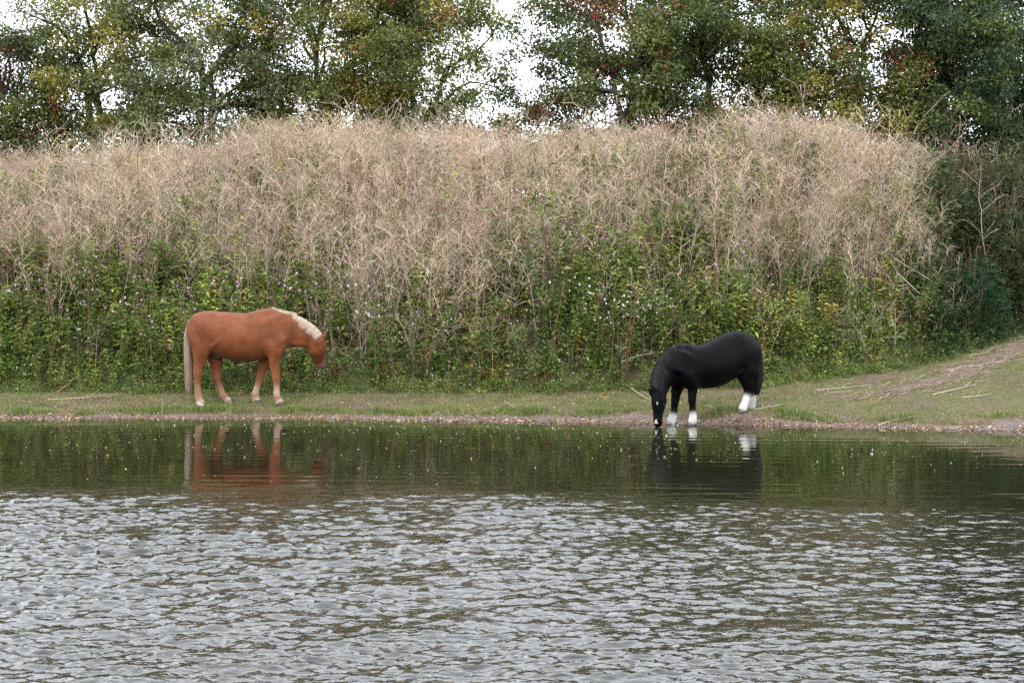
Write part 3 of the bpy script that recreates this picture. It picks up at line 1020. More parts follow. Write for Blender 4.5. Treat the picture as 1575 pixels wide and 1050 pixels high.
def make_tree(seed, name, x, y, top, rx, ry, low, pal, n_clump, n_leaf, size, label, berries=0, crad=(.32, .68), trunk_r=.13, bark=(.085, .07, .052), stems=2, hollow=.17, drop=()):
    r = np.random.default_rng(seed)
    z0 = float(terrain(x, y)) - .05
    root = empty(name, (x, y, z0))
    h = top - z0
    zl = low - z0 + .1
    n_clump, n_leaf = int(n_clump * 1.35), int(n_leaf * 1.25)
    size *= 1.1
    # clump centres: uneven shell of an egg-shaped crown, lobed
    M = n_clump * 6
    zz, aa, rad = r.random(M) ** 1.1, r.uniform(0, 2 * math.pi, M), r.random(M) ** .42
    lob = (1 + .25 * noise2(aa * 1.3 + seed, zz * 4, .55, 2, seed % 17)) * np.interp(zz, [0, .12, .45, .8, 1], [.85, .97, 1, .9, .6])
    P = np.stack([np.cos(aa) * rad * rx * lob, np.sin(aa) * rad * ry * lob, zl + zz * (h - zl)], 1)
    keep = noise2(P[:, 0] + x, P[:, 2] + P[:, 1] * .4, .8, 2, seed % 13) > -.62 + hollow
    for (hx, hz, hr) in drop:
        keep &= np.hypot(P[:, 0] - hx, P[:, 2] + z0 - hz) > hr
    P = P[keep][:n_clump]
    radii = r.uniform(*crad, len(P))
    # limbs
    g = Geo()
    tips = []
    for k in range(stems):
        a = np.array([r.normal(0, .12), r.normal(0, .1), 0.0])
        b = np.array([r.normal(0, rx * .22), r.normal(0, ry * .2), h * r.uniform(.55, .75)])
        tips.append(limb(g, r, a, b, trunk_r * r.uniform(.8, 1.1), trunk_r * .3, bark, .3, 8, 7))
    stem = np.concatenate(tips)
    order = r.permutation(len(P))[:int(min(len(P), 70))]
    nodes = [stem]
    for q in order[:22]:
        pool = stem[(stem[:, 2] < P[q, 2] - .2 * h * .3) | (stem[:, 2] < h * .3)]
        a = pool[np.argmin(np.linalg.norm((pool - P[q]) * np.array([1, 1, .55]), axis=1))]
        nodes.append(limb(g, r, a, P[q], trunk_r * .42, .012, bark, .35, 7, 5))
    allp = np.concatenate(nodes)
    for q in order[22:]:
        a = allp[np.argmin(np.linalg.norm(allp - P[q], axis=1))]
        limb(g, r, a, P[q], .022, .006, bark, .3, 5, 4)
    g.build('trunk', M_BARK, root)
    lg = []
    pts = crown_leaves(lg, r, P, radii, n_leaf, size, pal)
    crown = link('crown', lg[0], root)
    if berries:
        nb = max(4, int(berries / 26))
        cc = pts[r.choice(len(pts), nb)]
        k = np.repeat(np.arange(nb), 26)
        bp = cc[k] + r.normal(0, .14, (len(k), 3))
        bp = np.concatenate([bp, pts[r.choice(len(pts), berries // 4)]])
        V0 = np.array([(1, 0, 0), (0, 1, 0), (-1, 0, 0), (0, -1, 0), (0, 0, 1.1), (0, 0, -1.1)]) * .022
        n = len(bp)
        V = (bp[:, None] + V0[None] * r.uniform(.8, 1.3, n)[:, None, None]).reshape(-1, 3)
        # octahedra written as quads across their edges
        q = np.array([(4, 0, 5, 1), (4, 2, 5, 3), (0, 4, 3, 5), (1, 4, 2, 5)])
        q = np.array([(0, 1, 4, 4), (1, 2, 4, 4), (2, 3, 4, 4), (3, 0, 4, 4)])
        F3 = np.array([(0, 1, 4), (1, 2, 4), (2, 3, 4), (3, 0, 4), (1, 0, 5), (2, 1, 5), (3, 2, 5), (0, 3, 5)])
        FF = (F3[None] + (np.arange(n) * 6)[:, None, None]).reshape(-1, 3)
        col = np.array([.32, .014, .016]) * r.uniform(.6, 1.25, (n, 1))
        o = link('berries', make_mesh('berries', V, FF, rep(col, 6), M_BERRY), crown)
        tag(o, kind='stuff')
    tag(root, label, 'tree', 'trees along the top of the bank')
    return root


G_OLIVE, G_YEL, G_DARK, G_BLUE, G_MID = (.17, .185, .045), (.31, .26, .055), (.055, .08, .025), (.052, .09, .045), (.115, .15, .042)
G_RUST, G_GREY = (.17, .08, .03), (.185, .21, .105)
G_OLIVE, G_YEL, G_DARK, G_BLUE, G_MID, G_RUST, G_GREY = (tuple(1.22 * q for q in c_) for c_ in (G_OLIVE, G_YEL, G_DARK, G_BLUE, G_MID, G_RUST, G_GREY))
P_BERRYDARK = [(G_DARK, 5), (G_MID, 4), (G_OLIVE, 2), (G_RUST, 1.2), (G_YEL, .3)]
P_OLIVE = [(G_OLIVE, 5), (G_MID, 4), (G_YEL, 2.2), (G_DARK, 1)]
P_GREY = [(G_GREY, 5), (G_MID, 4), (G_OLIVE, 3), (G_YEL, 1.2), (G_DARK, 1)]
P_YELLOW = [(G_YEL, 3.2), (G_OLIVE, 5), (G_MID, 3), (G_DARK, .7), (G_RUST, .3)]
P_DEEP = [(G_BLUE, 6), (G_DARK, 4), (G_MID, 1.5)]


def at(px, Y):
    return (px - W_PX / 2) / F_PX * Y


TY = 41.0
make_tree(101, 'hawthorn_tree', at(-10, TY), TY, 7.9, 1.7, 1.6, 4.3, P_BERRYDARK, 95, 150, .062, 'low dark hawthorn tree full of deep red berries, end of the row', 1500, trunk_r=.09)
make_tree(102, 'hawthorn_tree', at(140, TY), TY + .6, 9.1, 2.3, 1.9, 4.4, P_OLIVE, 150, 170, .062, 'olive green hawthorn tree beside the low dark berried one', 500)
make_tree(103, 'hawthorn_tree', at(315, TY), TY - .3, 9.3, 2.5, 1.9, 4.2, P_GREY, 185, 180, .062, 'broad grey-green hawthorn tree with few berries above the dry stalks', 180)
make_tree(104, 'hawthorn_tree', at(500, TY), TY + .4, 9.5, 2.3, 1.9, 4.5, P_YELLOW, 160, 170, .062, 'yellowing hawthorn tree with scattered red berry clusters', 900)
make_tree(105, 'hawthorn_tree', at(660, TY), TY - .2, 9.0, 2.28, 1.8, 4.4, P_OLIVE, 175, 175, .062, 'loose hawthorn tree with several thin trunks beside the sky gap', 420, stems=4, hollow=.34, trunk_r=.1,
          drop=[(2.2, 6.9, .5), (2.3, 8.4, .5)])
make_tree(106, 'hawthorn_tree', at(965, TY), TY - .6, 8.9, 2.75, 2.0, 4.2, P_BERRYDARK, 215, 185, .062, 'wide dark green hawthorn tree with many red berries beside the sky gap', 2000, drop=[(-2.7, 7.2, .4)])
make_tree(107, 'hawthorn_tree', at(1110, TY), TY + .9, 9.6, 2.1, 1.9, 4.6, [(G_DARK, 4), (G_MID, 5), (G_OLIVE, 2)], 150, 170, .062, 'dark green tree behind the red berried hawthorns', 260)
make_tree(108, 'hawthorn_tree', at(1290, TY), TY - .4, 9.4, 2.5, 1.9, 4.3, P_YELLOW[:3] + [(G_DARK, 2), (G_RUST, .8)], 200, 225, .062, 'olive and yellow hawthorn tree with red berries beside the drooping ash', 1400, hollow=.02, trunk_r=.09)
make_tree(109, 'ash_tree', at(1445, TY), TY - 1.2, 8.8, 1.5, 1.4, 4.2, P_DEEP, 130, 200, .066, 'dark blue-green ash tree with drooping leaf sprays', 0, crad=(.35, .65))
make_tree(110, 'ash_tree', at(1555, TY), TY + 1.0, 9.7, 2.1, 1.9, 4.6, [(G_DARK, 6), (G_BLUE, 3), (G_MID, 2)], 120, 150, .075, 'tall dark tree with sky showing through its limbs above the elder scrub', 60, hollow=.32, stems=3)
make_tree(111, 'hawthorn_tree', at(-190, TY), TY, 8.7, 2.3, 1.9, 4.4, P_OLIVE, 60, 90, .095, 'olive hawthorn tree beyond the low berried hawthorn', 100)
make_tree(112, 'hawthorn_tree', at(1740, TY), TY + .5, 9.1, 2.3, 1.9, 4.4, P_BERRYDARK, 60, 90, .095, 'dark hawthorn tree beyond the ash trees', 100)

# ------------------------------------------------------------------ vegetation: templates for the bank
def t_dead(seed, h=1.25, n_br=13, width=.009):
    """dry branching stalk with curled side twigs"""
    r = np.random.default_rng(seed)
    g = Geo()
    lean = r.normal(0, .14, 2)
    t = np.linspace(0, 1, 4)
    stem = np.stack([lean[0] * t ** 1.6 * h, lean[1] * t ** 1.6 * h, t * h * .9], 1)
    V, F = ribbons(stem[None], np.linspace(width * 1.3, width * .6, 4)[None], np.array([[math.cos(seed), math.sin(seed), 0]]))
    g.add(V, F, (.92, .9, .86))
    s = r.uniform(.38, 1.0, n_br)
    base = np.stack([np.interp(s, t, stem[:, i]) for i in range(3)], 1)
    az = r.uniform(0, 6.28, n_br)
    el = r.uniform(.35, 1.1, n_br)
    L = r.uniform(.16, .42, n_br) * h / 1.25
    d0 = np.stack([np.cos(az) * np.cos(el), np.sin(az) * np.cos(el), np.sin(el)], 1)
    P = [base]
    dcur = d0
    curl = r.normal(0, .55, (n_br, 3)) + np.array([0, 0, -.12])
    for i in range(2):
        P.append(P[-1] + dcur * (L / 2)[:, None])
        dcur = unit(dcur + curl * .8)
    P = np.stack(P, 1)
    V, F = ribbons(P, np.array([[1, .85, .4]]) * width * r.uniform(.7, 1.2, n_br)[:, None], rand_dir(n_br, r))
    g.add(V, F, rep(np.clip(np.array([1, .96, .9]) * r.uniform(.75, 1.2, (n_br, 1)), 0, 1.4), 6))
    # finer twiglets
    k = r.integers(0, n_br, n_br)
    b2 = P[k, r.integers(1, 3, n_br)]
    d2 = unit(rand_dir(n_br, r) + np.array([0, 0, .5]))
    L2 = r.uniform(.06, .16, n_br)[:, None]
    P2 = np.stack([b2, b2 + d2 * L2], 1)
    V, F = ribbons(P2, np.array([[.9, .4]]) * width * .9, rand_dir(n_br, r))
    g.add(V, F, (1.05, 1.0, .92))
    return g.arrays()


def t_leafy(seed, h=.95, n_lf=28, ll=.15, lw=.055, stem_c=(.9, .55, .4), start=.15, up=.35):
    """upright stem with lance-shaped leaves"""
    r = np.random.default_rng(seed)
    g = Geo()
    lean = r.normal(0, .12, 2)
    t = np.linspace(0, 1, 4)
    stem = np.stack([lean[0] * t ** 1.5 * h, lean[1] * t ** 1.5 * h, t * h], 1)
    V, F = ribbons(stem[None], np.linspace(.013, .006, 4)[None], np.array([[1, .2, 0]]))
    g.add(V, F, stem_c)
    s = np.sort(r.uniform(start, 1.0, n_lf))
    base = np.stack([np.interp(s, t, stem[:, i]) for i in range(3)], 1)
    az = np.arange(n_lf) * 2.39996 + r.normal(0, .4, n_lf)
    el = r.normal(up, .35, n_lf)
    D = np.stack([np.cos(az) * np.cos(el), np.sin(az) * np.cos(el), np.sin(el)], 1)
    L = ll * r.uniform(.6, 1.25, n_lf) * np.interp(s, [0, .6, 1], [1, 1, .7])
    V, F = leaves(base + D * .02, D, np.array([[0, 0, 1.0]]) + r.normal(0, .35, (n_lf, 3)), L, L * lw / ll * r.uniform(.8, 1.25, n_lf), .2, .28, .42)
    g.add(V, F, rep(np.clip(r.uniform(.72, 1.3, (n_lf, 1)) * (1 + r.normal(0, .06, (n_lf, 3))), .2, 2), 4))
    return g.arrays()


def t_bush(seed, rad=.32, n_lf=42, ll=.085):
    """low leafy mound with small rounded leaves"""
    r = np.random.default_rng(seed)
    g = Geo()
    d = rand_dir(n_lf, r)
    d[:, 2] = np.abs(d[:, 2])
    p = d * (rad * r.random(n_lf) ** .5)[:, None]
    V, F = leaves(p, unit(d + rand_dir(n_lf, r) * .7), unit(d + np.array([0, 0, .8]) + rand_dir(n_lf, r) * .4), ll * r.uniform(.6, 1.3, n_lf), ll * .6 * r.uniform(.7, 1.2, n_lf), .15, .15, .5)
    g.add(V, F, rep(r.uniform(.6, 1.35, (n_lf, 1)) * np.ones((1, 3)), 4))
    return g.arrays()


def t_stems(seed, h=.9, n=3):
    """bare upright reddish stems"""
    r = np.random.default_rng(seed)
    P = []
    for _ in range(n):
        b = np.append(r.normal(0, .06, 2), 0)
        l = r.normal(0, .16, 2)
        P.append([b + np.array([l[0] * q ** 1.4 * h, l[1] * q ** 1.4 * h, q * h]) for q in np.linspace(0, 1, 4)])
    V, F = ribbons(np.array(P), np.array([[.014, .012, .010, .005]]), r.normal(size=(n, 3)) * np.array([1, 1, .1]))
    g = Geo().add(V, F, rep(r.uniform(.7, 1.25, (n, 1)) * np.ones((1, 3)), 8))
    return g.arrays()


T_DEAD = [t_dead(i) for i in range(14)]
T_LEAFY = [t_leafy(40 + i) for i in range(6)] + [t_leafy(50 + i, .8, 26, .11, .055, up=.15) for i in range(5)]
T_BUSH = [t_bush(60 + i) for i in range(6)]
T_STEMS = [t_stems(80 + i) for i in range(6)]


def bank_points(n, r, x0=-13, x1=15, b0=-.15, b1=8.0):
    """random points on the bank slope: x, y, metres behind the foot, photo pixel of the plant's middle"""
    x = r.uniform(x0, x1, n)
    b = r.uniform(b0, b1, n)
    y = water_line(x) + foot_s(x) + b
    z = terrain(x, y)
    return x, y, z, b


GRID_X = np.array([0, 150, 300, 450, 600, 750, 900, 1050, 1200, 1350, 1450, 1575])
GRID_Y = np.array([200, 250, 300, 350, 400, 450, 500, 550, 600])
# share of dry stalks (0..1) seen in the photograph, rows = heights, columns = along the bank
DRY = np.array([
    [.90, .90, .85, .90, .88, .85, .75, .45, .80, .80, .30, .25],
    [.95, .95, .80, .97, .97, .95, .80, .55, .92, .92, .30, .12],
    [.90, .95, .80, .97, .97, .95, .80, .75, .92, .92, .25, .05],
    [.80, .85, .80, .90, .92, .88, .65, .55, .70, .80, .18, .04],
    [.20, .25, .35, .50, .70, .60, .35, .25, .30, .45, .20, .05],
    [.08, .10, .18, .35, .55, .42, .22, .12, .18, .30, .20, .05],
    [.04, .04, .08, .18, .28, .20, .08, .06, .15, .20, .15, .05],
    [.02, .02, .03, .08, .08, .06, .05, .06, .10, .12, .10, .05],
    [.01, .01, .01, .03, .03, .03, .03, .04, .06, .06, .06, .05]])


def table(T, px, py):
    ix = np.clip(np.interp(px, GRID_X, np.arange(len(GRID_X))), 0, len(GRID_X) - 1.001)
    iy = np.clip(np.interp(py, GRID_Y, np.arange(len(GRID_Y))), 0, len(GRID_Y) - 1.001)
    i, j = ix.astype(int), iy.astype(int)
    fx, fy = ix - i, iy - j
    return (T[j, i] * (1 - fx) + T[j, i + 1] * fx) * (1 - fy) + (T[j + 1, i] * (1 - fx) + T[j + 1, i + 1] * fx) * fy


def dry_share(x, y, z, top=.85):
    px, py = project(x, y, z + top)
    return np.clip(table(DRY, px, py) + .24 * noise2(x, y * 1.2, .9, 3, 51) + .22 * noise2(x, y, 2.3, 2, 50), 0, 1)


rv = np.random.default_rng(31)
# dry stalks
x, y, z, b = bank_points(12000, rv, b0=.1, b1=7.0)
d = dry_share(x, y, z, 1.0)
clr = path_dist(x, y)
keep = (rv.random(len(x)) < np.clip(d ** 1.5 * 1.1, .01, 1)) & (clr > .25)
x, y, z, b, d = x[keep], y[keep], z[keep], b[keep], d[keep]
n = len(x)
print('dry stalks', n)
TAN = np.array([.69, .56, .445])
tint = TAN * rv.uniform(.72, 1.2, (n, 1)) * (1 + rv.normal(0, .04, (n, 3))) * (1 + .14 * noise2(x, y, 1.1, 2, 52))[:, None]
brown = rv.random(n) < .10
tint[brown] *= np.array([.62, .52, .42])
g = Geo()
lean = np.stack([.10 * noise2(x, y, 1.3, 2, 53) + .03, .10 * noise2(x, y, 1.3, 2, 54) - .09], 1)
scatter(g, T_DEAD, np.stack([x, y, z - .03], 1), rv.uniform(0, 6.28, n), rv.uniform(.72, 1.16, n) * np.where(b < .8, .7, 1.0) * np.where((b > 3.8) & (rv.random(n) < .05), 1.4, 1.0) * (1 + .12 * noise2(x, y, 1.7, 2, 55)), tint, rv.integers(0, len(T_DEAD), n), lean)
o = g.build('dry_stalks', M_STRAW)
tag(o, 'mass of dry tan branching stalks covering the upper bank', 'dry stalks', kind='stuff')

# green leafy growth
x, y, z, b = bank_points(11000, rv, b0=-.3, b1=6.4)
d = dry_share(x, y, z, .6)
keep = (rv.random(len(x)) < np.clip(1.15 - d, .05, 1)) & (path_dist(x, y) > .2) & (noise2(x, y, .5, 2, 67) > -.36)
x, y, z, b, d = x[keep], y[keep], z[keep], b[keep], d[keep]
n = len(x)
print('leafy stems', n)
pal = np.array([(.125, .19, .042), (.19, .25, .055), (.080, .125, .033), (.27, .30, .065), (.34, .29, .07), (.21, .165, .07)]) * 1.3
wts = np.array([5, 4, 4, 2.0, .7, 1.0])
tint = pal[rv.choice(6, n, p=wts / wts.sum())] * rv.uniform(.75, 1.25, (n, 1))
px, py = project(x, y, z + .6)
right = smooth(1390, 1450, px)[:, None]
tint = tint * (1 - right) + np.array([.070, .100, .034]) * rv.uniform(.5, 1.6, (n, 1)) * right
g = Geo()
lean = np.stack([.12 * noise2(x, y, 1.0, 2, 56), .10 * noise2(x, y, 1.0, 2, 57) - .12], 1)
hs = np.interp(b, [-.3, .0, .4, 2], [.22, .5, .85, 1.0])
scatter(g, T_LEAFY, np.stack([x, y, z - .03], 1), rv.uniform(0, 6.28, n), rv.uniform(.65, 1.2, n) * hs * (1 + .28 * noise2(x, y, 1.0, 2, 69)), tint * (1 + .35 * noise2(x, y, .8, 2, 70))[:, None], rv.integers(0, len(T_LEAFY), n), lean)
# low leafy mounds at the foot
x, y, z, b = bank_points(2500, rv, b0=-.3, b1=3.0)
d = dry_share(x, y, z, .3)
keep = (rv.random(len(x)) < np.clip(1.0 - d, .1, 1)) & (path_dist(x, y) > .2)
x, y, z, b = x[keep], y[keep], z[keep], b[keep]
n = len(x)
tint = pal[rv.choice(4, n, p=[.4, .3, .2, .1])] * rv.uniform(.7, 1.25, (n, 1))
px, py = project(x, y, z + .3)
right = smooth(1390, 1450, px)[:, None]
tint = tint * (1 - right) + np.array([.060, .095, .034]) * rv.uniform(.6, 1.6, (n, 1)) * right
xs = rv.uniform(-9.5, 10, 330)
ys = water_line(xs) + rv.uniform(.15, 1.0, 330) ** 1.0 * foot_s(xs)
ks = (noise2(xs, ys, .9, 2, 73) > -.05) & (path_dist(xs, ys) > .1) & (ys - water_line(xs) > .4)
xs, ys = xs[ks], ys[ks]
scatter(g, T_BUSH, np.stack([xs, ys, terrain(xs, ys)], 1), rv.uniform(0, 6.28, len(xs)), rv.uniform(.12, .36, len(xs)), pal[rv.choice(6, len(xs), p=[.3, .25, .15, .15, .1, .05])] * rv.uniform(.7, 1.1, (len(xs), 1)), rv.integers(0, len(T_BUSH), len(xs)))
xf, yf, zf, bf = bank_points(1100, rv, b0=-.38, b1=.45)
kf = path_dist(xf, yf) > .15
xf, yf, zf, bf = xf[kf], yf[kf], zf[kf], bf[kf]
tf = pal[rv.choice(4, len(xf), p=[.4, .3, .2, .1])] * rv.uniform(.65, 1.15, (len(xf), 1))
scatter(g, T_BUSH, np.stack([xf, yf, zf + .01], 1), rv.uniform(0, 6.28, len(xf)), rv.uniform(.4, .9, len(xf)) * np.interp(bf, [-.4, .3], [.45, .95]), tf, rv.integers(0, len(T_BUSH), len(xf)))
scatter(g, T_BUSH, np.stack([x, y, z + .02], 1), rv.uniform(0, 6.28, n), rv.uniform(.5, 1.1, n) * np.interp(b, [-.3, .3, 1], [.4, .95, 1.2]), tint, rv.integers(0, len(T_BUSH), n))
o = g.build('leafy_undergrowth', M_LEAF)
tag(o, 'tangled green leafy weeds covering the lower bank', 'undergrowth', kind='stuff')

# bare brown stems between the leaves
x, y, z, b = bank_points(2600, rv, b0=.15, b1=4.5)
keep = (rv.random(len(x)) < .35 + .65 * smooth(.1, .45, noise2(x, y, 1.0, 2, 58))) & (path_dist(x, y) > .2)
x, y, z, b = x[keep], y[keep], z[keep], b[keep]
n = len(x)
cs = np.array([(.24, .16, .10), (.20, .085, .055), (.30, .24, .16), (.13, .08, .05)])
g = Geo()
scatter(g, T_STEMS, np.stack([x, y, z - .03], 1), rv.uniform(0, 6.28, n), rv.uniform(.6, 1.35, n) * np.interp(b, [0, .6, 1.2], [.4, .75, 1.1]), cs[rv.integers(0, 4, n)] * rv.uniform(.7, 1.2, (n, 1)), rv.integers(0, 6, n),
        np.stack([.25 * noise2(x, y, 1.0, 2, 59), .1 * noise2(x, y, 1.0, 2, 60) - .06], 1))
o = g.build('brown_stems', M_STRAW)
tag(o, 'bare reddish brown stems standing between the bank weeds', 'stems', kind='stuff')


# ------------------------------------------------------------------ single plants that stand out
def balsam_variant(seed, petal, h=1.1, n_fl=9, leaf_c=(.10, .16, .035)):
    r = np.random.default_rng(seed)
    V, F, C = t_leafy(seed, h, 26, .15, .042, (1, 1, 1), .25, .3)
    k = 8                                               # the stem's ribbon comes first
    g1 = Geo()
    lean = None
    stem_pts = V[:8].reshape(4, 2, 3).mean(1)
    sv, sf = tube(stem_pts, np.linspace(.010, .005, 4), 5)
    g1.add(sv, sf, (.20, .10, .055))
    g2 = Geo().add(V[k:], F[F.min(1) >= k] - k, C[k:] * np.array(leaf_c))
    g3 = Geo()
    top = stem_pts[-1]
    for _ in range(n_fl):
        p = top + np.array([r.normal(0, .13), r.normal(0, .13), r.uniform(-.22, .12)])
        n = 5
        a = r.uniform(0, 6.28) + np.arange(n) * 2 * math.pi / n
        ax = unit(np.array([r.normal(0, .6), -1 + r.normal(0, .5), r.normal(0, .3)]))
        u = unit(np.cross(ax, [0, 0, 1.0]))
        w = np.cross(u, ax)
        D = np.cos(a)[:, None] * u + np.sin(a)[:, None] * w + ax * .5
        vv, ff = leaves(np.tile(p, (n, 1)), D, np.tile(ax, (n, 1)), r.uniform(.020, .030, n), .018, .1, 0, .6)
        g3.add(vv, ff, np.array(petal) * r.uniform(.85, 1.15))
        pv, pf = tube(np.array([top * .9 + stem_pts[-2] * .1, (top + p) / 2 + [0, 0, .02], p]), [.003, .003, .002], 3)
        g1.add(pv, pf, (.12, .14, .04))
    return g1.mesh('stem', M_TWIG), g2.mesh('foliage', M_LEAF), g3.mesh('blossom', M_PETAL)


PINK, PALE, WHITE = (.62, .30, .52), (.74, .52, .68), (.80, .76, .78)
VAR = {k: [balsam_variant(200 + 10 * j + i, c, 1.0 + .08 * i, 3 + i) for i in range(4)] for j, (k, c) in enumerate((('pink', PINK), ('pale', PALE), ('white', WHITE)))}
B_LABEL = {'pink': 'pink', 'pale': 'pale lilac', 'white': 'white'}


def put_balsam(kind, p, sc, r, where):
    root = empty('balsam_plant', (p[0], p[1], p[2] - .03), r.uniform(0, 6.28))
    root.scale = (sc, sc, sc)
    root.rotation_euler = (r.normal(.10, .08), r.normal(0, .08), r.uniform(-1, 1))
    par = root
    for nm, me in zip(('stem', 'foliage', 'blossom'), VAR[kind][r.integers(0, 4)]):
        o = link(nm, me, root if nm != 'blossom' else par)
        par = o if nm == 'stem' else par
        if nm != 'stem':
            o['kind'] = 'stuff'
    tag(root, 'balsam plant with %s flowers %s' % (B_LABEL[kind], where), 'plant', '%s balsam plants %s' % (B_LABEL[kind], where))


# photo areas with flowers: centre, spread, number, kinds
SPOTS = [((90, 440), (80, 45), 15, 'pink pale', 'high above the propped red-brown branch'), ((230, 450), (90, 60), 18, 'pink pale', 'in the weeds above the chestnut rump'), ((120, 545), (100, 35), 10, 'pink white', 'just above the propped red-brown branch'),
         ((390, 425), (90, 35), 11, 'pale pink', 'above the chestnut horse back'), ((250, 560), (60, 20), 5, 'white pink', 'behind the flaxen tail'), ((640, 500), (70, 40), 13, 'pink pale', 'below the tan stalks past the chestnut head'),
         ((740, 530), (80, 40), 15, 'pink pale', 'midway between the two horses'), ((950, 475), (70, 30), 17, 'white', 'in the dark weeds above the black pony neck'), ((880, 560), (80, 25), 9, 'pale white', 'low in the weeds before the black pony'),
         ((1130, 390), (50, 35), 9, 'pink pale', 'high above the black pony rump'), ((320, 265), (30, 20), 5, 'white pale', 'alone among tan stalks under the grey-green hawthorn'), ((1010, 210), (60, 25), 10, 'white pale', 'on the crest under the wide berried hawthorn'),
         ((1180, 205), (70, 20), 9, 'pink pale', 'on the crest beside the olive hawthorn'), ((1440, 215), (50, 15), 9, 'pink', 'on the crest under the drooping ash'), ((500, 560), (30, 20), 5, 'pink', 'around the chestnut horse muzzle'),
         ((560, 460), (60, 40), 7, 'pink pale', 'beyond the chestnut horse ears'), ((900, 370), (90, 30), 8, 'pink pale', 'at the lower edge of the tan stalks, mid bank'), ((700, 350), (120, 40), 6, 'pink pale', 'scattered among tan stalks mid bank'),
         ((60, 250), (60, 20), 4, 'pale', 'in tan stalks under the low berried hawthorn'), ((1440, 520), (14, 8), 2, 'pink', 'beside the bright broad leaved weed')]
rb = np.random.default_rng(77)
for (cx_, cy_), (sx, sy), cnt, kinds, where in SPOTS:
    for _ in range(cnt):
        sc = rb.uniform(.7, 1.1)
        px, py = rb.normal(cx_, sx * .6), rb.normal(cy_, sy * .6)
        # the flower head shows at this pixel: step back along the sight line until the plant's foot meets the slope
        a, bb = ray(px, py)
        Ys = np.linspace(28.5, 39, 400)
        hgt = CAM_H + bb * Ys - terrain(a * Ys, Ys)
        i = int(np.argmax(hgt < 1.05 * sc))
        if Ys[i] > 38.5 or i == 0:
            continue
        p = (a * Ys[i], Ys[i] - .05, float(terrain(a * Ys[i], Ys[i])))
        if Ys[i] - water_line(p[0]) < foot_s(p[0]) + .05:
            sc *= .6
        put_balsam(rb.choice(kinds.split()), p, sc, rb, where)


def bush(name, seed, c, rx, ry, h, pal_, n, size, label, cat='bush', group=None, narrow=.4, sprig=7, stems=9, stem_c=(.10, .07, .045)):
    """rounded plant: stems from one root, pinnate sprigs of leaflets"""
    r = np.random.default_rng(seed)
    root = empty(name, c)
    d = rand_dir(n, r)
    d[:, 2] = np.abs(d[:, 2])
    lob = 1 + .25 * noise2(d[:, 0] * 3 + seed, d[:, 2] * 3, .7, 2, 3)
    p = d * np.array([rx, ry, h]) * (r.random(n) ** .35 * lob)[:, None]
    D = unit(d * np.array([1, 1, .5]) + rand_dir(n, r) * .6)
    Nn = unit(np.array([0, 0, 1.0]) + rand_dir(n, r) * .5)
    S = unit(np.cross(D, Nn))
    B, DD, NN = [], [], []
    for k in range(sprig):
        t = (k // 2) / max(1, sprig // 2)
        sgn = 1 if k % 2 else -1
        B.append(p + D * size * 2.2 * t)
        DD.append(D if k == sprig - 1 else unit(D * .6 + S * sgn))
        NN.append(Nn)
    B, DD, NN = np.concatenate(B), np.concatenate(DD), np.concatenate(NN)
    L = size * r.uniform(.7, 1.25, len(B))
    V, F = leaves(B, DD, NN, L, L * narrow, .12, .15)
    cols = np.array(pal_)[r.integers(0, len(pal_), n)] * r.uniform(.7, 1.3, (n, 1))
    o = Geo().add(V, F, rep(np.tile(cols, (sprig, 1)), 4)).build('foliage', M_LEAF, root)
    o['kind'] = 'stuff'
    for _ in range(stems):
        q = p[r.integers(0, n)]
        g = Geo()
        limb(g, r, np.append(r.normal(0, .04, 2), -.05), q, .012, .004, stem_c, .25, 6, 5)
        g.build('stem', M_TWIG, root)
    tag(root, label, cat, group)
    return root


def slope_point(px, py, hgt):
    a, bb = ray(px, py)
    Ys = np.linspace(28, 42, 600)
    d = CAM_H + bb * Ys - terrain(a * Ys, Ys)
    i = int(np.argmax(d < hgt)) if (d < hgt).any() else int(np.argmin(d))
    return np.array([a * Ys[i], Ys[i], float(terrain(a * Ys[i], Ys[i]))])


DG = [(.035, .095, .040), (.048, .12, .050), (.028, .070, .030)]
c = ground_hit(1505, 520)
bush('leafy_bush', 301, c + [.0, .25, 0], .62, .45, 1.45, DG, 900, .060, 'dense dark green feathery bush beside the dirt path', narrow=.38)
bush('leafy_bush', 302, ground_hit(1445, 540) + [0, .3, 0], .45, .4, .85, [(.03, .065, .03), (.045, .085, .035)], 380, .055, 'low blue-green bush at the foot of the dense feathery bush')
bush('leafy_bush', 303, ground_hit(1565, 512) + [.2, .45, 0], .6, .45, .95, [(.022, .045, .022), (.03, .055, .028)], 420, .06, 'dim broad leaved bush above the upper end of the dirt path', narrow=.6, sprig=5)
bush('leafy_bush', 304, ground_hit(1443, 553) + [0, .06, 0], .22, .2, .5, [(.13, .21, .05), (.10, .17, .04)], 60, .075, 'small bright green broad leaved weed in front of the feathery bush', 'weed', narrow=.6, sprig=3, stems=5)
SCRUB = [(.055, .085, .030), (.075, .105, .036), (.11, .125, .042), (.040, .062, .024)]
for i, (px, py, hh, w, lab) in enumerate(((1440, 300, 1.6, .9, 'small leaved dark scrub bush next to the dry stalks'), (1545, 300, 1.8, 1.0, 'small leaved dark scrub bush behind the bare sapling'),
                                          (1500, 262, 1.4, 1.1, 'dark scrub bush high on the bank under the ash trees'), (1585, 380, 1.7, .9, 'shaded scrub bush above the feathery bush'))):
    p = slope_point(px, py, hh * .6)
    bush('scrub_bush', 310 + i, p, w, w * .8, hh, SCRUB, 900, .05, lab, narrow=.6, sprig=5, group=None)
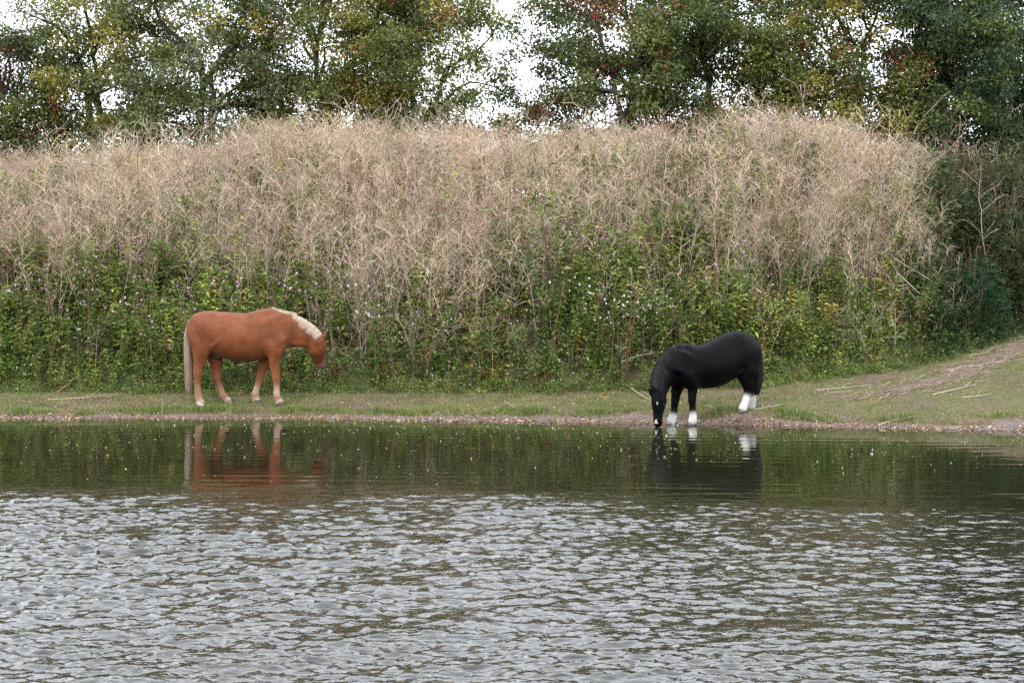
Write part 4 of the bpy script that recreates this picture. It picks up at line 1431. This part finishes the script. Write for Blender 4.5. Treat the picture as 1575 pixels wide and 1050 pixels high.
# yellow flowered weed, rust coloured weeds
YC = slope_point(1197, 490, .55)
yb = bush('flowering_weed', 330, YC, .34, .3, .85, [(.12, .17, .04), (.17, .21, .05), (.22, .23, .05)], 230, .06, 'leafy weed with small yellow flowers behind the black pony', 'weed')
r_ = np.random.default_rng(5)
g = Geo()
for _ in range(34):
    q = np.array([r_.normal(0, .22), -.25 + r_.normal(0, .1), r_.uniform(.25, 1.0)])
    a = np.arange(5) * 1.2566
    V, F = leaves(np.tile(q, (5, 1)), np.stack([np.cos(a), -.3 + 0 * a, np.sin(a)], 1), np.tile([0, -1.0, 0], (5, 1)), .018, .014, .1, 0)
    g.add(V, F, (.62, .52, .04))
tag(g.build('blossom', M_PETAL, yb), kind='stuff')
RUST = [(.30, .085, .03), (.22, .10, .04), (.16, .14, .04), (.34, .15, .04)]
for i, (px, py, lab) in enumerate(((512, 598, 'rust red dying weed beside the chestnut horse head'), (833, 600, 'rust orange weed at the foot of the bank between the horses'), (762, 592, 'small russet weed among green weeds at the bank foot'),
                                   (1148, 590, 'orange tinged weed under the black pony belly line'), (590, 595, 'yellowish russet weed below the dry stalks'))):
    bush('russet_weed', 340 + i, ground_hit(px, py) + [0, .12, 0], .2, .15, .42, RUST, 90, .05, lab, 'weed', sprig=5, stems=5, stem_c=(.22, .08, .04))

# low bushes filling the foot of the tree row
HB = [(.075, .105, .032), (.11, .135, .042), (.05, .075, .026), (.15, .15, .045)]
for i, (px, dy, w, hh, lab) in enumerate(((40, 0, 1.1, 1.5, 'low bush at the feet of the dark berried hawthorn'), (215, .3, 1.2, 1.4, 'low bush between the olive and grey-green hawthorns'), (405, 0, 1.2, 1.7, 'low bush between the grey-green and yellowing hawthorns'),
                                          (575, .3, 1.1, 1.5, 'low bush between the yellowing and many-stemmed hawthorns'), (715, -.3, .8, 1.2, 'low bush at the edge of the sky gap under the loose hawthorn'), (865, -.2, 1.0, 1.5, 'low bush under the wide berried hawthorn by the sky gap'),
                                          (1045, .2, 1.2, 1.6, 'low bush between the berried and dark green trees'), (1195, -.1, 1.1, 1.5, 'low bush under the edge of the olive and yellow hawthorn'), (1350, .1, 1.2, 1.8, 'low bush between the yellow hawthorn and the ash'), (1510, .2, 1.2, 1.7, 'low bush between the two ash trees'))):
    Yb = 39.6 + dy
    xb = at(px, Yb)
    bush('hedge_bush', 360 + i, np.array([xb, Yb, float(terrain(xb, Yb)) - .05]), w, .8, hh, HB, 620, .075, lab, 'bush', narrow=.7, sprig=5, stems=6)

# bare sapling
def bare_shrub(name, base, h, label, seed, c=(.42, .36, .29), spread=.5, n=9, r0=.016):
    r = np.random.default_rng(seed)
    root = empty(name, base)
    top = np.array([r.normal(-.12, .05), 0, h])
    g = Geo()
    st = limb(g, r, np.array([0, 0, -.05]), top, r0, .004, c, .06, 9, 6)
    g.build('stem', M_TWIG, root)
    for k in range(n):
        a = st[r.integers(2, 8)]
        s_ = -1 if k % 2 else 1
        e_ = a + np.array([s_ * r.uniform(.25, 1) * spread, r.normal(0, .15), r.uniform(.25, .75) * spread * 1.3])
        g = Geo()
        b_ = limb(g, r, a, e_, r0 * .45, .003, c, .12, 6, 5)
        for _ in range(2):
            q = b_[r.integers(2, 5)]
            limb(g, r, q, q + np.array([s_ * r.uniform(.05, .25), r.normal(0, .08), r.uniform(.05, .25)]), .004, .002, c, .1, 4, 4)
        g.build('branch', M_TWIG, root)
    tag(root, label, 'sapling')


p = slope_point(1515, 395, .45) + [0, -.3, .2]
bare_shrub('bare_sapling', p, 2.0, 'pale leafless sapling standing above the dense feathery bush', 400, (.36, .30, .24), .42, 7, .011)


def stick(a, b, r0, label, seed, c=(.40, .33, .25), forks=1, lift=0.0, group=None, bend=.1):
    """fallen branch from photo pixel a to photo pixel b on the ground"""
    r = np.random.default_rng(seed)
    A, B = ground_hit(*a), ground_hit(*b)
    A[2] += r0 * .8
    B[2] += r0 * .8 + lift
    root = empty('fallen_branch', A)
    g = Geo()
    t = np.linspace(0, 1, 9)[:, None]
    P = A + (B - A) * t + np.sin(t * math.pi) * np.array([r.normal(0, bend * .4), r.normal(0, bend), 0])
    P[:, 2] = np.maximum(P[:, 2], terrain(P[:, 0], P[:, 1]) + r0 * .6) if lift == 0 else P[:, 2]
    V, F = tube(P - A, np.linspace(r0, r0 * .45, 9), 6)
    g.add(V, F, c)
    g.build('stem', M_TWIG, root)
    for _ in range(forks):
        q = P[r.integers(3, 7)] - A
        e_ = q + (B - A) * r.uniform(.15, .3) + np.array([r.normal(0, .06), r.normal(0, .1), r.uniform(.02, .08)])
        g = Geo()
        limb(g, r, q, e_, r0 * .5, .003, c, .1, 5, 5)
        g.build('branch', M_TWIG, root)
    tag(root, label, 'branch', group)


stick((86, 606), (140, 572), .016, 'reddish brown broken branch propped against the weeds', 1, (0.24, 0.12, 0.07), 1, .12)
stick((74, 616), (172, 610), .015, 'pale dry branch lying flat on the turf below the propped branch', 2, (0.37, 0.28, 0.18), 2)
stick((247, 638), (249, 622), .007, 'short pale stick stuck upright at the water edge', 3, (0.29, 0.23, 0.17), 1, .10)
stick((776, 617), (806, 634), .010, 'short pale twig lying on worn turf between the horses', 4, (0.36, 0.30, 0.21), 0)
stick((966, 594), (1002, 617), .012, 'thin bent pale branch lying behind the black pony head', 5, (0.38, 0.32, 0.24), 1)
stick((1084, 624), (1119, 641), .010, 'thin dry twig on the mud under the black pony belly', 6, (0.37, 0.30, 0.21), 0)
stick((1010, 645), (1084, 640), .009, 'thin straight twig on the mud between the black pony legs', 7, (0.32, 0.24, 0.17), 0)
stick((1160, 631), (1206, 622), .012, 'pale branch lying behind the black pony hind feet', 8, (0.40, 0.33, 0.24), 2)
stick((1350, 655), (1408, 641), .014, 'stout pale stick slanting across the stony shore', 9, (0.44, 0.35, 0.24), 0)
stick((1434, 608), (1502, 592), .013, 'forked bleached branch lying on grass beside the path', 10, (0.44, 0.37, 0.29), 2)
stick((1460, 573), (1500, 563), .013, 'bleached stick lying along the dirt path', 11, (0.45, 0.37, 0.29), 0)
stick((1505, 565), (1542, 556), .014, 'thick bleached stick higher on the dirt path', 12, (0.46, 0.39, 0.30), 0)
stick((1490, 549), (1530, 528), .010, 'thin brown stick leaning at the path edge below the bush', 13, (0.29, 0.21, 0.14), 0)
stick((1480, 612), (1525, 606), .011, 'straight pale stick lying on grass under the forked branch', 14, (0.40, 0.34, 0.25), 1)
stick((1256, 601), (1340, 592), .010, 'long thin pale stem lying at the foot of the weeds', 15, (0.38, 0.34, 0.25), 1)


def snag(pts, hgt, r0, label, c=(.42, .35, .28)):
    """dead branch caught in the bank plants"""
    P = []
    for (px, py) in pts:
        P.append(slope_point(px, py, hgt))
    P = np.array(P)
    a = [ray(*q) for q in pts]
    P = np.array([(q[0] * p[1], p[1], CAM_H + q[1] * p[1]) for q, p in zip(a, P)])
    k, kk = np.linspace(0, 1, len(P)), np.linspace(0, 1, 12)
    Q = np.stack([np.interp(kk, k, P[:, i]) for i in range(3)], 1)
    o = empty('dead_branch', Q[0])
    V, F = tube(Q - Q[0], np.linspace(r0, r0 * .4, 12), 6)
    Geo().add(V, F, c).build('stem', M_TWIG, o)
    tag(o, label, 'branch')


snag([(1375, 398), (1410, 418), (1446, 440)], .75, .012, 'straight bleached dead branch hanging in the scrub above the path')
snag([(1378, 418), (1398, 436), (1412, 450), (1430, 455)], .7, .012, 'curved grey dead branch hanging below the straight bleached one')
snag([(1350, 447), (1378, 440), (1398, 437)], .72, .009, 'short grey dead branch crossing the curved one')
snag([(955, 556), (985, 546), (1006, 543)], .35, .010, 'arched pale branch in the weeds beside the black pony head', (.45, .40, .30))
snag([(365, 562), (395, 556), (425, 552)], .25, .008, 'thin pale twig in the weeds behind the chestnut horse', (.40, .34, .26))

# ------------------------------------------------------------------ turf, stones, fallen leaves
rg = np.random.default_rng(61)
n = 230000
x = rg.uniform(-12, 14, n)
sf = foot_s(x)
s = .30 + rg.random(n) ** 1.0 * (sf + .25 - .30)
y = water_line(x) + s
edge = np.maximum(.36 + .34 * noise2(x, 0 * x, .9, 3, 31), .12)
lipz = np.exp(-((s - edge - .22) / .22) ** 2)
dens = np.clip(.38 + .75 * noise2(x, y, .55, 3, 62), .05, 1) * smooth(-.10, .10, s - edge + .15 * noise2(x, y, .25, 2, 63)) + .75 * lipz * smooth(-.35, .25, noise2(x, y, .7, 2, 64))
pd = path_dist(x, y)
keep = (rg.random(n) < dens * np.interp(x, [-12, 6, 9], [1.0, 1.0, 1.5])) & (rg.random(n) < smooth(-.22, .10, pd + .12 * noise2(x, y, .2, 2, 74)) + .04)
x, y, s, lipz, sf = x[keep], y[keep], s[keep], lipz[keep], sf[keep]
n = len(x)
print('grass blades', n)
lush = lipz * smooth(-.3, .4, noise2(x, y, .5, 2, 65))
h = rg.uniform(.018, .05, n) + lush * rg.uniform(.02, .13, n) + .06 * smooth(-.5, .1, s - sf) * rg.random(n)
base = np.stack([x, y, terrain(x, y) - .004], 1)
az = rg.uniform(0, 6.28, n)
ln = rg.uniform(.1, .7, n)[:, None]
dirv = np.stack([np.cos(az), np.sin(az), 0 * az], 1)
p1 = base + np.array([0, 0, .6]) * h[:, None] + dirv * ln * h[:, None] * .3
p2 = base + np.array([0, 0, 1.0]) * h[:, None] * (1 - ln * .35) + dirv * ln * h[:, None]
V, F = ribbons(np.stack([base, p2], 1), np.array([[.0105, .002]]) * (1 + lush[:, None] * .3), np.stack([-np.sin(az), np.cos(az), 0 * az], 1) + rg.normal(0, .4, (n, 3)))
gp = np.array([(.16, .195, .05), (.205, .235, .06), (.27, .24, .10), (.38, .30, .17), (.12, .15, .042)])
dryness = smooth(-.2, .6, noise2(x, y, .8, 3, 66))
idx = np.where(rg.random(n) < .20 + .45 * dryness * (1 - lush), rg.choice([2, 3], n), rg.choice([0, 1, 4], n, p=[.4, .35, .25]))
col = gp[idx] * rg.uniform(.75, 1.25, (n, 1))
wet_ = (rg.random(n) < lush * .8)[:, None]
col = np.where(wet_, np.array([.155, .215, .05]) * rg.uniform(.7, 1.3, (n, 1)), col)
o = Geo().add(V, F, rep(col, 4)).build('grass', M_GRASS)
tag(o, 'short green grazed grass along the shore', 'grass', kind='stuff')

# stones on the strand
n = 4200
x = rg.uniform(-11, 12, n)
s = rg.normal(.10, .17, n)
k = (s > -.22) & (s < .75) & (rg.random(n) < .25 + .75 * smooth(-.3, .3, noise2(x, s * 3, .6, 2, 68)))
x, s = x[k], s[k]
n = len(x)
y = water_line(x) + s
rad = rg.gamma(2.2, .0055, n) + .006
V0 = np.array([(1, 0, 0), (.3, .9, .1), (-.7, .6, 0), (-.9, -.4, .1), (.1, -1, 0), (.7, -.7, .05), (.1, .0, .75), (0, 0, -.6)])
F3 = np.array([(0, 1, 6), (1, 2, 6), (2, 3, 6), (3, 4, 6), (4, 5, 6), (5, 0, 6)])
rot = rg.uniform(0, 6.28, n)
cr, sr = np.cos(rot)[:, None], np.sin(rot)[:, None]
sx_ = rg.uniform(.7, 1.4, n)[:, None]
X = np.stack([(V0[None, :, 0] * cr * sx_ - V0[None, :, 1] * sr), (V0[None, :, 0] * sr * sx_ + V0[None, :, 1] * cr), np.broadcast_to(V0[None, :, 2], (n, 8)) * rg.uniform(.5, 1, n)[:, None]], -1) * rad[:, None, None]
X += np.stack([x, y, terrain(x, y) + .008], 1)[:, None]
sp = np.array([(.20, .13, .085), (.28, .21, .16), (.20, .10, .05), (.38, .34, .30), (.12, .08, .06), (.28, .15, .06)])
col = sp[rg.integers(0, 6, n)] * rg.uniform(.55, 1.05, (n, 1))
o = link('pebbles', make_mesh('pebbles', X.reshape(-1, 3), (F3[None] + (np.arange(n) * 8)[:, None, None]).reshape(-1, 3), rep(col, 8), M_STONE))
tag(o, 'small tan and orange pebbles along the water edge', 'pebbles', kind='stuff')


def flat_leaves(n, x, y, z, size, pal_, name, label, cat, curl=.25, spread=.35):
    az = rg.uniform(0, 6.28, n)
    D = np.stack([np.cos(az), np.sin(az), rg.normal(0, curl * .5, n)], 1)
    Nn = np.array([0, 0, 1.0]) + rg.normal(0, spread, (n, 3))
    L = size * rg.uniform(.6, 1.4, n)
    V, F = leaves(np.stack([x, y, z], 1), D, Nn, L, L * rg.uniform(.5, .8, n), curl, -.05, .5)
    col = np.array(pal_)[rg.integers(0, len(pal_), n)] * rg.uniform(.7, 1.25, (n, 1))
    o = Geo().add(V, F, rep(col, 4)).build(name, M_LITTER)
    return tag(o, label, cat, kind='stuff')


n = 4200
x = rg.uniform(-11, 12, n)
s = np.where(rg.random(n) < .75, rg.normal(.10, .12, n), rg.uniform(0, 1.6, n))
y = water_line(x) + s
flat_leaves(n, x, y, np.maximum(terrain(x, y), .0) + .014, .036, [(.42, .17, .035), (.50, .27, .06), (.34, .12, .03), (.52, .38, .12), (.26, .12, .06), (.60, .50, .36)], 'fallen_leaves', 'orange and yellow fallen leaves strewn along the shore', 'fallen leaves')
n = 2300
x = rg.uniform(-9.5, 9.5, n)
wl_ = water_line(x)
y = wl_ - .15 - rg.gamma(1.5, 1.9, n)
k = (y > 12.0) & (rg.random(n) < .35 + .65 * smooth(-.3, .3, noise2(x, y, 1.6, 2, 71)))
x, y = x[k], y[k]
n = len(x)
flat_leaves(n, x, y, np.full(n, .005), .026, [(.42, .34, .25), (.46, .41, .34), (.40, .25, .11), (.46, .20, .08), (.44, .38, .20), (.55, .52, .47)], 'floating_leaves', 'small pale and orange leaves floating on the calm water', 'floating leaves', .3, .25)

# straw on the path
n = 800
k = rg.random(n) ** .9
x = np.interp(k, PK, PATH[:, 0]) + rg.normal(0, .30, n)
y = np.interp(k, PK, PATH[:, 1]) + rg.normal(0, .26, n)
az = rg.normal(.5, .6, n)
L = rg.uniform(.12, .6, n) * rg.choice([1, .6], n)
D = np.stack([np.cos(az), np.sin(az)], 1)
P = []
for t in (-.5, 0, .5):
    q = np.stack([x, y], 1) + D * (L * t)[:, None] + rg.normal(0, .01, (n, 2))
    P.append(np.column_stack([q, terrain(q[:, 0], q[:, 1]) + rg.uniform(.012, .04, n)]))
V, F = ribbons(np.stack(P, 1), np.array([[.008, .010, .006]]), np.column_stack([-D[:, 1], D[:, 0], rg.normal(0, .3, n)]))
o = Geo().add(V, F, rep(np.array([.42, .335, .24]) * rg.uniform(.6, 1.3, (n, 1)), 6)).build('straw', M_STRAW)
tag(o, 'loose dry straw trampled over the dirt path', 'straw', kind='stuff')
# scattered dry stems on the turf
n = 320
x = rg.uniform(-9, 11, n)
s = rg.uniform(.6, 1.0, n) * foot_s(x)
y = water_line(x) + s
az = rg.uniform(0, 3.14, n)
L = rg.uniform(.06, .32, n)
D = np.stack([np.cos(az), np.sin(az)], 1)
P = []
for t in (-.5, 0, .5):
    q = np.stack([x, y], 1) + D * (L * t)[:, None] + rg.normal(0, .008, (n, 2))
    P.append(np.column_stack([q, terrain(q[:, 0], q[:, 1]) + rg.uniform(.02, .05, n)]))
V, F = ribbons(np.stack(P, 1), np.array([[.006, .007, .004]]), np.column_stack([-D[:, 1], D[:, 0], rg.normal(0, .3, n)]))
o = Geo().add(V, F, rep(np.array([.42, .34, .25]) * rg.uniform(.6, 1.3, (n, 1)), 6)).build('dry_stems', M_STRAW)
tag(o, 'short dry stems scattered over the grass strip', 'dry stems', kind='stuff')
print('triangles', sum(len(m.loops) - 2 * len(m.polygons) for m in bpy.data.meshes))
